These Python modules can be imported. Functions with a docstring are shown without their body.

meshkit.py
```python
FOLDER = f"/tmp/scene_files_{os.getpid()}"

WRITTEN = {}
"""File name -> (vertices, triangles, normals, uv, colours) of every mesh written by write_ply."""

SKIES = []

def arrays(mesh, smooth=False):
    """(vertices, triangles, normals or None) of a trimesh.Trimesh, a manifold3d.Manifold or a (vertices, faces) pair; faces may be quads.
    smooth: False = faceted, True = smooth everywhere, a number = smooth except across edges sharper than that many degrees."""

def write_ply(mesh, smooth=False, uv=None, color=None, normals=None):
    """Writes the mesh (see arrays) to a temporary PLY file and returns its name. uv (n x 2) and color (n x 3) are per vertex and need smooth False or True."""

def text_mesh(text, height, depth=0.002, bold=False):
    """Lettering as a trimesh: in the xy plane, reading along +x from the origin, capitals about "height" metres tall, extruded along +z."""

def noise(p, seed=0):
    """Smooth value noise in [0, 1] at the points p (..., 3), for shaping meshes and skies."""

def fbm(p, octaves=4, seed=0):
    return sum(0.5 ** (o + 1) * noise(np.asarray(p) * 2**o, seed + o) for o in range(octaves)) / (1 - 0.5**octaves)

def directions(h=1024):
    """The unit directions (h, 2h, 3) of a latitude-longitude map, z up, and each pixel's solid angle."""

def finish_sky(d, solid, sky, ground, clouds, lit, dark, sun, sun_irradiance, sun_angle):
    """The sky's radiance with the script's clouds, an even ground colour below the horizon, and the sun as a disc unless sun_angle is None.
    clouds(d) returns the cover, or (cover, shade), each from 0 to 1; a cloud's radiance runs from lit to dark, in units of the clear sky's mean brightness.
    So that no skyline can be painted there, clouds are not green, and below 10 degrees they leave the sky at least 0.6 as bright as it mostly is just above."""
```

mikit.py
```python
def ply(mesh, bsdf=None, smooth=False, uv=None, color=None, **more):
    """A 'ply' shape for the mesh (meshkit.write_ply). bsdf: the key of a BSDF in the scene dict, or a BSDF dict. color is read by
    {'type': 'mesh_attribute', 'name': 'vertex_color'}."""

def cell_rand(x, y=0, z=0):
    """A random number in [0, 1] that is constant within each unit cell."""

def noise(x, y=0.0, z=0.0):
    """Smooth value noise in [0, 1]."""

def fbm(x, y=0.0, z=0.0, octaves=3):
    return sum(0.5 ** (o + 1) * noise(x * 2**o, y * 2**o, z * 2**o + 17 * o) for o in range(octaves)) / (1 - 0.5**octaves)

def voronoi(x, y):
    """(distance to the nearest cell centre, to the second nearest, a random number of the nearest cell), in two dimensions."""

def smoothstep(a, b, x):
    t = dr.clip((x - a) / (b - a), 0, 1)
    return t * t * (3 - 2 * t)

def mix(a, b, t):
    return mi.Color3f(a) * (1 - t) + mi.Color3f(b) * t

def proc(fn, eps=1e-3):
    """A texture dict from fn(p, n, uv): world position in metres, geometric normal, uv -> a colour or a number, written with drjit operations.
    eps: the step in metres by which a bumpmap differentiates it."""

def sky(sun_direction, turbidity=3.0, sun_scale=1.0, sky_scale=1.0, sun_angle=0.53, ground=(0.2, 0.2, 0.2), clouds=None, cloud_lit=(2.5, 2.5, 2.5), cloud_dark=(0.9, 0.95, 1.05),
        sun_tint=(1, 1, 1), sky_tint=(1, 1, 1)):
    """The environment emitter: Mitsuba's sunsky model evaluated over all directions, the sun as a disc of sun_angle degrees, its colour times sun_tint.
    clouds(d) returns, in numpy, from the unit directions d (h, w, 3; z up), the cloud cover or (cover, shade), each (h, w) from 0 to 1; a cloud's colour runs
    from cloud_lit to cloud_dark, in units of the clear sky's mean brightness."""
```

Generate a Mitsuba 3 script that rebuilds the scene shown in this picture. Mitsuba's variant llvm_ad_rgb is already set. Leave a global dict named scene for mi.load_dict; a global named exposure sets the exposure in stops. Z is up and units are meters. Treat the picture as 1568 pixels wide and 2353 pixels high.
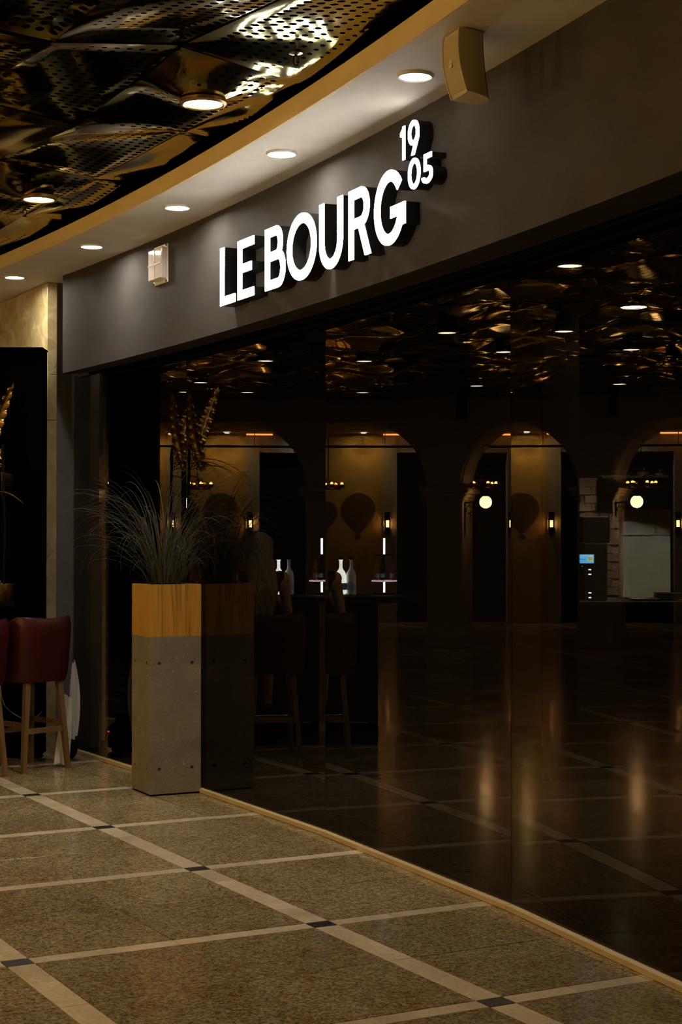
import math, random
import numpy as np, trimesh
import manifold3d as m3
import drjit as dr
import mitsuba as mi
import mikit, meshkit
from mikit import noise, fbm, voronoi, cell_rand, smoothstep, mix
from shapely.geometry import Polygon, LineString, Point, box as sbox
from shapely import affinity
from shapely.ops import unary_union

T = mi.ScalarTransform4f
rng = np.random.default_rng(7)
scene, labels = {}, {}

# ---------------------------------------------------------------- camera, exposure, large light values
exposure = 0.0
EYE = 1.5
FOCAL = 3765.83
PITCH = math.radians(0.92212)
scene['camera'] = dict(type='perspective', fov_axis='x', fov=2 * math.degrees(math.atan(784 / FOCAL)), near_clip=0.05, far_clip=120.0,
                       to_world=T().look_at(origin=[0, 0, EYE], target=[0, math.cos(PITCH), EYE + math.sin(PITCH)], up=[0, 0, 1]))
L_SOFFIT = [300.0, 276.0, 245.0]      # downlights over the shop front
L_SOFFIT_WEAK = [22.0, 20.5, 18.0]    # the rightmost of them is dim
L_HALL = [17.0, 12.3, 6.0]        # warm downlights of the metal ceiling
L_FAR = [26.0, 21.5, 14.5]         # the same, farther off in the hall
L_FILL_GLOBE = [145.0, 90.0, 29.5]     # unseen globes added in the hall as warm fill
L_SIGN = 9.5
L_GLOBE = [46.0, 26.0, 10.0]

# ---------------------------------------------------------------- helpers
def arr(v): return np.asarray(v, float)

def ref(k): return {'type': 'ref', 'id': k}

def rgb(*c): return {'type': 'rgb', 'value': [float(x) for x in c]}

def numbered(name):
    if name not in used:
        used[name] = 0
        return name
    used[name] += 1
    return f'{name}_{used[name]:03d}'
used = {}

def thing(name, label, cat, group=None):
    k = numbered(name)
    labels[k] = {'label': label, 'category': cat}
    if group: labels[k]['group'] = group
    return k

def struct(name):
    labels[name] = {'kind': 'structure'}
    used.setdefault(name, 0)
    return name

def put(key, mesh, bsdf, smooth=False, mat=None, **more):
    """one entry of the scene under key"""
    if mat is not None and not isinstance(mesh, dict) and np.linalg.det(np.asarray(mat)[:3, :3]) < 0:
        q = np.asarray(mat, float)
        mesh = trimesh.Trimesh(mesh.vertices @ q[:3, :3].T + q[:3, 3], mesh.faces[:, ::-1], process=False)
        mat = None
    d = mesh if isinstance(mesh, dict) else mikit.ply(mesh, bsdf, smooth=smooth, **more)
    if mat is not None:
        d = {**d, 'to_world': T(mat)}
    scene[key] = d
    return key

def part(parent, name, mesh, bsdf, smooth=False, mat=None, **more):
    return put(numbered(f'{parent}__{name}'), mesh, bsdf, smooth, mat, **more)

def emit(L, w=1.0):
    return {'type': 'area', 'radiance': rgb(*(L if hasattr(L, '__len__') else [L] * 3)), 'sampling_weight': float(w)}

def M(*cols_origin):
    X, Y, Z, o = [arr(c) for c in cols_origin]
    m = np.eye(4); m[:3, 0], m[:3, 1], m[:3, 2], m[:3, 3] = X, Y, Z, o
    return m

def cham(sx, sy, sz, r=0.004, c=(0, 0, 0)):
    """chamfered box as a convex hull, centre c"""
    r = min(r, sx * .45, sy * .45, sz * .45)
    h = arr([sx, sy, sz]) / 2
    pts = []
    for a in (-1, 1):
        for b in (-1, 1):
            for d in (-1, 1):
                s = arr([a, b, d])
                for k in range(3):
                    q = h - r; q[k] = h[k]
                    pts.append(s * q)
    m = trimesh.Trimesh(pts, process=False).convex_hull
    m.apply_translation(c)
    return m

def cat(ms): return trimesh.util.concatenate([trimesh.Trimesh(m.vertices, m.faces, process=False) for m in ms])

def tube(path, rad, n=8, caps=True):
    """round tube along a polyline, radius a number or one per point"""
    P = arr(path); k = len(P)
    R_ = np.full(k, rad, float) if np.isscalar(rad) else arr(rad)
    t = np.gradient(P, axis=0); t /= np.linalg.norm(t, axis=1, keepdims=True) + 1e-12
    up = arr([0, 0, 1]) if abs(t[0][2]) < .9 else arr([1, 0, 0])
    v, f = [], []
    x = np.cross(up, t[0]); x /= np.linalg.norm(x)
    ang = np.arange(n) * 2 * np.pi / n
    for i in range(k):
        x = x - t[i] * (x @ t[i]); x /= np.linalg.norm(x)
        y = np.cross(t[i], x)
        v.append(P[i] + R_[i] * (np.cos(ang)[:, None] * x + np.sin(ang)[:, None] * y))
    v = np.vstack(v)
    for i in range(k - 1):
        for j in range(n):
            a, b = i * n + j, i * n + (j + 1) % n
            f += [[a, b, b + n], [a, b + n, a + n]]
    if caps:
        v = np.vstack([v, P[0], P[-1]])
        for j in range(n):
            f += [[len(v) - 2, (j + 1) % n, j], [len(v) - 1, (k - 1) * n + j, (k - 1) * n + (j + 1) % n]]
    return trimesh.Trimesh(v, f, process=False)

def lathe(prof, n=24):
    """profile [(r, z)...] turned about z"""
    prof = arr(prof); k = len(prof)
    ang = np.arange(n) * 2 * np.pi / n
    v = np.vstack([np.stack([r * np.cos(ang), r * np.sin(ang), np.full(n, z)], 1) for r, z in prof])
    f = []
    for i in range(k - 1):
        for j in range(n):
            a, b = i * n + j, i * n + (j + 1) % n
            f += [[a, b, b + n], [a, b + n, a + n]]
    m = trimesh.Trimesh(v, f, process=False)
    m.merge_vertices(); m.update_faces(m.nondegenerate_faces())
    return m

def prism(poly, h, z0=0.0):
    gs = getattr(poly, 'geoms', [poly])
    m = cat([trimesh.creation.extrude_polygon(g, h, engine='earcut') for g in gs if g.area > 1e-7])
    m.apply_translation([0, 0, z0])
    return m

def ball(r, c=(0, 0, 0), sub=2, s=(1, 1, 1)):
    m = trimesh.creation.icosphere(subdivisions=sub, radius=r)
    m.apply_scale(s) if np.isscalar(s) else m.apply_transform(np.diag([*s, 1.0]))
    m.apply_translation(c)
    return m

def moved(m, mat):
    m = m.copy(); m.apply_transform(mat); return m

def grid_mesh(V, flip=False):
    """(n, m, 3) grid of points -> mesh"""
    n, m = V.shape[:2]
    i, j = np.meshgrid(np.arange(n - 1), np.arange(m - 1), indexing='ij')
    a = (i * m + j).ravel(); b = a + m; c = b + 1; d = a + 1
    f = np.vstack([np.stack([a, b, c], 1), np.stack([a, c, d], 1)])
    if flip: f = f[:, ::-1]
    return trimesh.Trimesh(V.reshape(-1, 3), f, process=False)

def man(m):
    m = m.copy(); m.merge_vertices()
    return m3.Manifold(m3.Mesh(np.asarray(m.vertices, np.float32), np.asarray(m.faces, np.uint32)))

def unman(x):
    q = x.to_mesh()
    return trimesh.Trimesh(q.vert_properties[:, :3], q.tri_verts, process=False)

def mat(name, d, two=True):
    scene[name] = {'type': 'twosided', 'bsdf': d} if two else d
    return name

def pr(base, rough=.5, **k):
    return {'type': 'principled', 'base_color': base if isinstance(base, dict) else rgb(*base), 'roughness': rough if isinstance(rough, dict) else float(rough), **k}

# ---------------------------------------------------------------- the plan: the shop front follows an arc
CX, CY, R = -30.798, -6.628, 34.1556
CC = arr([CX, CY])
SR = 33.8506                                # the radius on which lengths s along the front are measured
W_OFF = 0.235                               # how far the fascia stands out from the glass
Z_SOF, Z_FAS, Z_GLASS, Z_CEIL = 3.30, 2.63, 2.645, 3.43
V = arr([[-1.88457206, 11.56544131], [-0.93889478, 9.92936253], [-0.079179, 8.3100716], [0.68807336, 6.63519725], [1.2766, 5.0959]])
V = np.vstack([V, V[4] + 1.842 * arr([.290, -.957]), V[4] + 1.842 * arr([.290, -.957]) + 1.842 * arr([.235, -.972])])

def arc(s, off=0.0, z=0.0):
    a = s / SR
    r = R - off
    return arr([CX + r * math.cos(a), CY + r * math.sin(a), z])

def arc_frame(s, off, z):
    """X along the front to the right, Y up, Z out towards the hall"""
    a = s / SR
    n = arr([-math.cos(a), -math.sin(a), 0])
    t = arr([math.sin(a), -math.cos(a), 0])
    return M(t, [0, 0, 1], n, arc(s, off, z))

def ring(sec, s0, s1, n=60):
    """closed section [(offset from the glass, z)] swept along the arc"""
    S = np.linspace(s0, s1, n)
    k = len(sec)
    v = np.vstack([[arc(s, o, z) for o, z in sec] for s in S])
    f = []
    for i in range(n - 1):
        for j in range(k):
            a, b = i * k + j, i * k + (j + 1) % k
            f += [[a, b, b + k], [a, b + k, a + k]]
    tri = trimesh.creation.triangulate_polygon(Polygon(sec), engine='earcut')[1]
    f += [list(t) for t in tri] + [[(n - 1) * k + q for q in t[::-1]] for t in tri]
    m = trimesh.Trimesh(v, f, process=False)
    m.fix_normals()
    return m

# ---------------------------------------------------------------- materials
O0 = arr([-1.80952, 9.61017]); TH = math.radians(118.38837); MOD = 1.21605
E1 = arr([math.cos(TH), math.sin(TH)]); E2 = arr([-E1[1], E1[0]])
SA, SB = .082, .102                          # widths of the cross strips and of the long strips

def grid_uv(p):
    qx, qy = p.x - float(O0[0]), p.y - float(O0[1])
    return (qx * float(E1[0]) + qy * float(E1[1])) / MOD, (qx * float(E2[0]) + qy * float(E2[1])) / MOD

def terrazzo(p, n, uv):
    a, b = grid_uv(p)
    tone = cell_rand(dr.floor(a * 2), dr.floor(b * 2), 3)
    g1 = noise(p.x * 150, p.y * 150, 0)
    g2 = noise(p.x * 75, p.y * 75, 4)
    blot = fbm(p.x * 1.3, p.y * 1.3, 2)
    fine = fbm(p.x * 9, p.y * 9, 5)
    v = .46 + .85 * (g1 - .5) + .45 * (g2 - .5)
    c = mix((.105, .082, .043), (.50, .415, .245), dr.clip(v, 0, 1))
    c = mix(c, c * mi.Color3f(.80, .66, .50), smoothstep(.45, .75, fine) * .5)
    return c * (.80 + .16 * tone + .38 * (blot - .5))

def floor_base(p, n, uv):
    a, b = grid_uv(p)
    fa, fb = dr.abs(a - dr.round(a)) * MOD, dr.abs(b - dr.round(b)) * MOD
    ha, hb = dr.abs(a - dr.floor(a) - .5) * MOD, dr.abs(b - dr.floor(b) - .5) * MOD
    c = terrazzo(p, n, uv)
    c = dr.select((ha < .003) | (hb < .003), c * .5, c)
    m = mix((.44, .385, .275), (.62, .55, .42), fbm(p.x * 5, p.y * 5))
    c = dr.select((fa < SA / 2) | (fb < SB / 2), m, c)
    return dr.select((fa < SA / 2) & (fb < SB / 2), mi.Color3f(.02, .021, .022), c)

def marble_strip(p, n, uv):
    a, b = grid_uv(p)
    c = mix((.46, .395, .28), (.68, .60, .45), fbm(p.x * 7, p.y * 7, 1))
    return c * (.84 + .3 * cell_rand(dr.floor(a * 2 + .5), dr.floor(b * 2 + .5), 8)) * (.9 + .2 * noise(p.x * 90, p.y * 90))

def floor_rough(p, n, uv):
    return .10 + .07 * fbm(p.x * 2.1, p.y * 2.1, 9)

mat('terrazzo', pr(mikit.proc(terrazzo), mikit.proc(floor_rough), specular=.27))
mat('floor_far', pr(mikit.proc(floor_base), mikit.proc(floor_rough), specular=.27))
mat('pale_marble', pr(mikit.proc(marble_strip), mikit.proc(floor_rough), specular=.5))
mat('slate', pr((.02, .021, .022), .3))
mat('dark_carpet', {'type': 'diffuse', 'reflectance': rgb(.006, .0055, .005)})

def plaster_fn(p, n, uv):
    return mix((.046, .043, .040), (.070, .066, .061), fbm(p.x * 3, p.y * 3, p.z * 3)) * (.93 + .14 * noise(p.x * 60, p.y * 60, p.z * 60))

def plaster_rough(p, n, uv):
    return .55 + .2 * fbm(p.x * 6, p.y * 6, p.z * 6)

mat('grey_plaster', {'type': 'bumpmap', 'arbitrary': {'type': 'proc', **{k: v for k, v in mikit.proc(lambda p, n, uv: fbm(p.x * 70, p.y * 70, p.z * 70) + .5 * noise(p.x * 180, p.y * 180, p.z * 180), eps=2e-3).items() if k != 'type'}}, 'scale': .0012,
                     'bsdf': pr(mikit.proc(plaster_fn), mikit.proc(plaster_rough), specular=.03)})
mat('soffit_paint', pr(mikit.proc(lambda p, n, uv: mix((.60, .555, .48), (.70, .655, .57), fbm(p.x * 4, p.y * 4))), .7))
mat('band_paint', pr(mikit.proc(lambda p, n, uv: mix((.66, .50, .235), (.74, .575, .29), fbm(p.x * 4, p.y * 4, p.z * 9))), .7))
mat('matt_black', pr((.004, .004, .004), .6, specular=.06))
mat('satin_black', pr((.005, .005, .005), .7, specular=.08))
mat('plenum_black', {'type': 'diffuse', 'reflectance': rgb(.004, .004, .004)})
mat('letter_black', pr((.008, .0075, .007), .4, specular=.2))
mat('letter_white', pr((.8, .8, .8), .4))
mat('trim_cream', pr(mikit.proc(lambda p, n, uv: mix((.52, .40, .20), (.66, .52, .29), fbm(p.x * 6, p.y * 6, p.z * 20))), .5))
mat('gold_metal', pr(mikit.proc(lambda p, n, uv: mix((.27, .222, .048), (.36, .295, .074), fbm(p.x * 2, p.y * 2))), .085, metallic=1.0))
mat('gold_leaf', pr((.62, .37, .10), .3, metallic=1.0))
mat('white_enamel', pr((.75, .72, .66), .35))
mat('bronze_ring', pr((.38, .24, .11), .3, metallic=.8))
mat('steel', pr((.55, .54, .52), .25, metallic=1.0))
mat('beige_plastic', pr((.52, .425, .265), .5))
mat('beige_grille', pr((.44, .355, .21), .65))

def wood_fn(p, n, uv):
    w = p.x * 1.0 + p.y * .45
    r = fbm(w * 22, p.z * 1.6, 3)
    g = noise(w * 300, p.z * 9, 1)
    line = smoothstep(.66, .82, noise(w * 75 + 1.5 * noise(p.z * 4, w * 9), p.z * 1.6, 7))
    c = mix((.42, .20, .024), (.62, .33, .05), r)
    return c * (.90 + .16 * g) * (1 - .32 * line)
mat('oak', pr(mikit.proc(wood_fn), .5))

def leg_fn(p, n, uv):
    return mix((.12, .07, .028), (.23, .145, .065), fbm(p.x * 60, p.y * 60, p.z * 6))
mat('leg_wood', pr(mikit.proc(leg_fn), .45))

def conc_fn(p, n, uv):
    pit = smoothstep(.86, .94, noise(p.x * 55, p.y * 55, p.z * 40))
    board = .9 + .16 * cell_rand(dr.floor(p.z * 9 + .3 * fbm(p.x * 9, p.y * 9)), 1, 2)
    c = mix((.155, .135, .098), (.255, .228, .175), fbm(p.x * 9, p.y * 9, p.z * 7))
    c = c * board * (.82 + .36 * noise(p.x * 190, p.y * 190, p.z * 190))
    return mix(c, (.42, .38, .31), pit * .7)
mat('concrete', {'type': 'bumpmap', 'tex': mikit.proc(lambda p, n, uv: noise(p.x * 120, p.y * 120, p.z * 120) + fbm(p.x * 30, p.y * 30, p.z * 30), eps=2e-3), 'scale': .0011, 'bsdf': pr(mikit.proc(conc_fn), .75)})

def gmarble_fn(p, n, uv):
    w = fbm(p.x * 3 + 2.5 * fbm(p.x * 2, p.y * 2, p.z * 2), p.y * 3, p.z * 2.4 + 1.3 * p.x, octaves=4)
    v = smoothstep(.47, .5, w) - smoothstep(.5, .56, w)
    c = mix((.43, .32, .13), (.60, .47, .22), w)
    return mix(c, (.70, .60, .36), v * .5) * (.75 + .5 * fbm(p.x * 20, p.y * 20, p.z * 14))
mat('gold_marble', pr(mikit.proc(gmarble_fn), .3))
mat('soil', pr((.02, .015, .01), .95))
mat('grass_blade', {'type': 'principledthin', 'base_color': mikit.proc(lambda p, n, uv: mix((.055, .058, .040), (.12, .115, .085), noise(p.x * 14, p.y * 14, p.z * 5))), 'roughness': .35, 'diff_trans': .5}, two=False)
def leather_fn(p, n, uv):
    return mix((.036, .0035, .005), (.055, .006, .008), fbm(p.x * 8, p.y * 8, p.z * 8))
mat('red_leather', pr(mikit.proc(leather_fn), .42, specular=.3))
mat('white_cloth', pr((.62, .58, .53), .9))
mat('grey_print', pr((.13, .12, .11), .9))
# solar-control glass: a thin mirror coat over a dark tinted sheet
mat('glass_tint', {'type': 'blendbsdf', 'weight': .40, 'coat': {'type': 'conductor', 'material': 'none', 'specular_reflectance': rgb(.110, .105, .098)},
                   'sheet': {'type': 'thindielectric', 'int_ior': 1.02, 'specular_transmittance': rgb(.85, .80, .74)}}, two=False)
mat('clear_pane', {'type': 'thindielectric', 'int_ior': 1.5}, two=False)
mat('clear_cover', pr((.80, .77, .74), .06, specular=.5, clearcoat=1.0, clearcoat_gloss=1.0))

# ---------------------------------------------------------------- floor: slabs, pale strips and dark insets
struct('floor')
put('floor', cham(60, 60, .05, .001, c=(-10, 14, -.0295)), 'floor_far')
hall = Point(CX, CY).buffer(R - .004, quad_segs=400)
def gpoly(a0, a1, b0, b1):
    return Polygon([O0 + E1 * a * 1.0 + E2 * b for a, b in ((a0, b0), (a1, b0), (a1, b1), (a0, b1))])
def in_view(c):
    x, y = c
    if y < 4.3 or y > 14.5: return False
    u = 784 + FOCAL * x / y
    return -330 < u < 1990
gap = .0015
shared = {}
def floor_piece(name, bsdf, ca, cb, la, lb, lift):
    poly = gpoly(ca - la / 2 + gap, ca + la / 2 - gap, cb - lb / 2 + gap, cb + lb / 2 - gap)
    c = O0 + E1 * ca + E2 * cb
    if not in_view(c): return
    cut = poly.intersection(hall)
    if cut.area < .002: return
    m = np.eye(4); m[:2, 0], m[:2, 1] = E1, E2; m[:3, 3] = [c[0], c[1], lift]
    if cut.area > poly.area - 1e-6:
        kk = (round(la, 4), round(lb, 4), bsdf)
        if kk not in shared:
            shared[kk] = mikit.ply(cham(la - 2 * gap, lb - 2 * gap, .004, .0012, c=(0, 0, -.002)), bsdf)
        part('floor', name, shared[kk], bsdf, mat=m)
    else:
        part('floor', name, prism(cut, .004, -.004 + lift), bsdf)
for i in range(-8, 8):
    for j in range(-7, 6):
        a, b = i * MOD, j * MOD
        la, lb = (MOD - SA) / 2, (MOD - SB) / 2
        for q in (0, 1):
            for w in (0, 1):
                floor_piece('slab', 'terrazzo', a + SA / 2 + la * (q + .5), b + SB / 2 + lb * (w + .5), la, lb, rng.uniform(-.0006, .0006))
            floor_piece('strip', 'pale_marble', a + SA / 2 + la * (q + .5), b, la, SB, rng.uniform(-.0004, .0004))
            floor_piece('strip', 'pale_marble', a, b + SB / 2 + lb * (q + .5), SA, lb, rng.uniform(-.0004, .0004))
        floor_piece('inset', 'slate', a, b, SA, SB, 0.0)

# ---------------------------------------------------------------- shop front: glass, trim, fascia, soffit
def pane_frame(a, b):
    t = (b - a) / np.linalg.norm(b - a)
    n = arr([-t[1], t[0]])
    return t, n
for k in range(6):
    a, b = V[k], V[k + 1]
    t, n = pane_frame(a, b)
    L = np.linalg.norm(b - a)
    struct(f'window_{k + 1}')
    G = M([*t, 0], [0, 0, 1], [*(-n), 0], [*a, 0])
    # one sheet of dark glass, its polished edges a part
    sheet = trimesh.Trimesh([[.002, .026, 0], [L - .002, .026, 0], [L - .002, Z_GLASS, 0], [.002, Z_GLASS, 0]], [[0, 1, 2], [0, 2, 3]], process=False)
    put(f'window_{k + 1}__pane', sheet, 'glass_tint', mat=G)
    put(f'window_{k + 1}__edge', cham(.003, Z_GLASS - .03, .008, .001, c=(L, (Z_GLASS + .03) / 2, -.005)), 'satin_black', mat=G)
    struct(f'trim_{k + 1}')
    put(f'trim_{k + 1}', cham(L - .003, .026, .034, .003, c=(L / 2, .013, .008)), 'trim_cream', mat=G)
S_L, S_R = 18.72, 7.2
struct('wall_fascia')
def fas(o0, o1):
    S = np.linspace(S_L, S_R, 90)
    sec = lambda s: (lambda w: [(w, Z_FAS), (w, Z_SOF + .06), (-.2, Z_SOF + .06), (-.2, Z_GLASS + .002), (w * .42, Z_GLASS + .002), (w * .42, Z_FAS)])(.205 + (S_L - s) * .006)
    k = 6
    v = np.vstack([[arc(s, o, z) for o, z in sec(s)] for s in S]); f = []
    n = len(S)
    for i in range(n - 1):
        for j in range(k):
            a, b = i * k + j, i * k + (j + 1) % k
            f += [[a, b, b + k], [a, b + k, a + k]]
    tri = trimesh.creation.triangulate_polygon(Polygon(sec(S[0])), engine='earcut')[1]
    f += [list(q) for q in tri] + [[(n - 1) * k + x for x in q[::-1]] for q in tri]
    m = trimesh.Trimesh(v, f, process=False); m.fix_normals(); return m
put('wall_fascia', fas(0, 1), 'grey_plaster', smooth=30)
def w_at(s): return .205 + (S_L - s) * .006
struct('ceiling_soffit')
put('ceiling_soffit', ring([(.02, Z_SOF), (.664, Z_SOF), (.664, Z_SOF + .03), (.02, Z_SOF + .03)], 21.5, 7.0, 110), 'soffit_paint', smooth=30)
put('ceiling_soffit__edge_band', ring([(.664, Z_SOF + .0005), (.674, Z_SOF + .0005), (.674, Z_SOF + .088), (.63, Z_SOF + .088), (.63, Z_SOF + .04), (.664, Z_SOF + .04)], 21.5, 7.0, 110), 'band_paint', smooth=30)
# light steel lip right under the fascia where the glass is held
struct('trim_head')
put('trim_head', ring([(-.02, Z_GLASS - .018), (.012, Z_GLASS - .018), (.012, Z_GLASS + .004), (-.02, Z_GLASS + .004)], 18.9, 7.2, 90), 'satin_black')

# ---------------------------------------------------------------- the metal ceiling
LU = arr([-.504, .864]); LU /= np.linalg.norm(LU); LW = arr([-LU[1], LU[0]])
L00 = arr([-.59, 6.99]); GU, GW = 1.133, .54
struct('ceiling')
put('ceiling', cham(34, 34, .04, .001, c=(-11, 13, 3.86)), 'plenum_black')
ND = 12
hang = np.arange(ND) * 2 * np.pi / ND + np.pi / ND
def panel_mesh(nu, nw, hole, zf, clip=None, org=None):
    """a sheet of nu x nw square cells, a round hole in the cells of hole; zf(u, w) -> height"""
    cu, cw = GU / nu, GW / nw
    vs, fs, base = [], [], 0
    sq = []
    for a in hang:
        c, s = math.cos(a), math.sin(a)
        q = max(abs(c), abs(s)); sq.append([c / q * .5, s / q * .5])
    sq = arr(sq)
    # put square corners exactly on corners
    sq = np.where(np.abs(sq) > .36, np.sign(sq) * .5, sq)
    for i in range(nu):
        for j in range(nw):
            c = arr([(i + .5) * cu, (j + .5) * cw])
            out = c + sq * [cu, cw]
            if hole[i, j]:
                inn = c + np.stack([np.cos(hang), np.sin(hang)], 1) * hole[i, j]
                vs.append(np.vstack([out, inn]))
                for k in range(ND):
                    k2 = (k + 1) % ND
                    fs += [[base + k, base + k2, base + ND + k2], [base + k, base + ND + k2, base + ND + k]]
                base += 2 * ND
            else:
                vs.append(np.vstack([out, c]))
                for k in range(ND):
                    fs.append([base + k, base + (k + 1) % ND, base + ND])
                base += ND + 1
    P = np.vstack(vs)
    z = zf(P[:, 0] / GU, P[:, 1] / GW)
    v = np.column_stack([P, z])
    f = arr(fs).astype(int)
    if clip is not None:
        w = org[None] + P[:, :1] * LU + P[:, 1:] * LW
        d = np.linalg.norm(w - CC, axis=1)
        w2 = np.where((d > clip)[:, None], CC + (w - CC) / d[:, None] * clip, w)
        dd = w2 - org
        v[:, 0], v[:, 1] = dd @ LU, dd @ LW
        e1 = v[f[:, 1]] - v[f[:, 0]]; e2 = v[f[:, 2]] - v[f[:, 0]]
        keep = np.linalg.norm(np.cross(e1, e2), axis=1) > 1e-7
        keep &= ~((d[f] > clip).all(1))
        f = f[keep]
    m = trimesh.Trimesh(v, f, process=False)
    m.merge_vertices()
    return m
NUc, NWc = 22, 10
def lamp_here(i, j): return j % 2 == 0 and (i + (j // 2)) % 2 == 0
hr = np.random.default_rng(12)
HC = hr.uniform(-.026, .026, (4, 4)) + .018 * ((np.add.outer(np.arange(4), np.arange(4)) % 2) * 2 - 1)      # heights of the panel corners, a pattern of 4 x 4
def variant(i, j):
    r = np.random.default_rng(100 + i * 4 + j)
    lamp = lamp_here(i, j)
    h = np.zeros((NUc, NWc))
    c00, c10, c01, c11 = HC[i, j], HC[(i + 1) % 4, j], HC[i, (j + 1) % 4], HC[(i + 1) % 4, (j + 1) % 4]
    ph, am = r.uniform(0, 6.28), r.uniform(-.016, .016)
    fold, side = r.uniform(.25, .75), r.integers(0, 2)
    kink = r.uniform(.03, .075) * r.choice([-1, 1])
    up = r.uniform(0, .006)
    for q in range(NUc):
        for w in range(NWc):
            x, y = (q + .5) / NUc, (w + .5) / NWc
            yy = y if side else 1 - y
            t = yy * .9 + .225 * math.sin(x * 3.0 + ph) + .22
            if lamp and math.hypot((x - .318) * GU, (y - .5) * GW) < .15: continue
            if q in (0, NUc - 1) or w in (0, NWc - 1) and (i + j) % 3 == 0: continue
            if t > .42: h[q, w] = .0085 + .0085 * min(1, (t - .42) / .7)
    def zf(u, w):
        z = c00 * (1 - u) * (1 - w) + c10 * u * (1 - w) + c01 * (1 - u) * w + c11 * u * w
        d = u - fold - .5 * (w - .5)
        edge = np.minimum(1, 6 * np.minimum(np.minimum(u, 1 - u), np.minimum(w, 1 - w)) + .15)
        z = z + edge * (kink * (np.sqrt(d * d + .004) - .25) + am * np.sin(u * 4.2 + ph) * np.sin(w * 2.6 + ph)) + up
        lo = 3.374 - Z_CEIL
        z = lo + .012 * np.logaddexp(0, (z - lo) / .012)
        if lamp:
            k = np.exp(-(((u - .318) * GU) ** 2 + ((w - .5) * GW) ** 2) / .035)
            z = z * (1 - k) + (3.3625 - Z_CEIL) * k
        return z
    return h, zf
variants = {(i, j): variant(i, j) for i in range(4) for j in range(4)}
plys = {k: mikit.ply(panel_mesh(NUc, NWc, h, zf), 'gold_metal', smooth=True) for k, (h, zf) in variants.items()}
CLIP = R - .70
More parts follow.
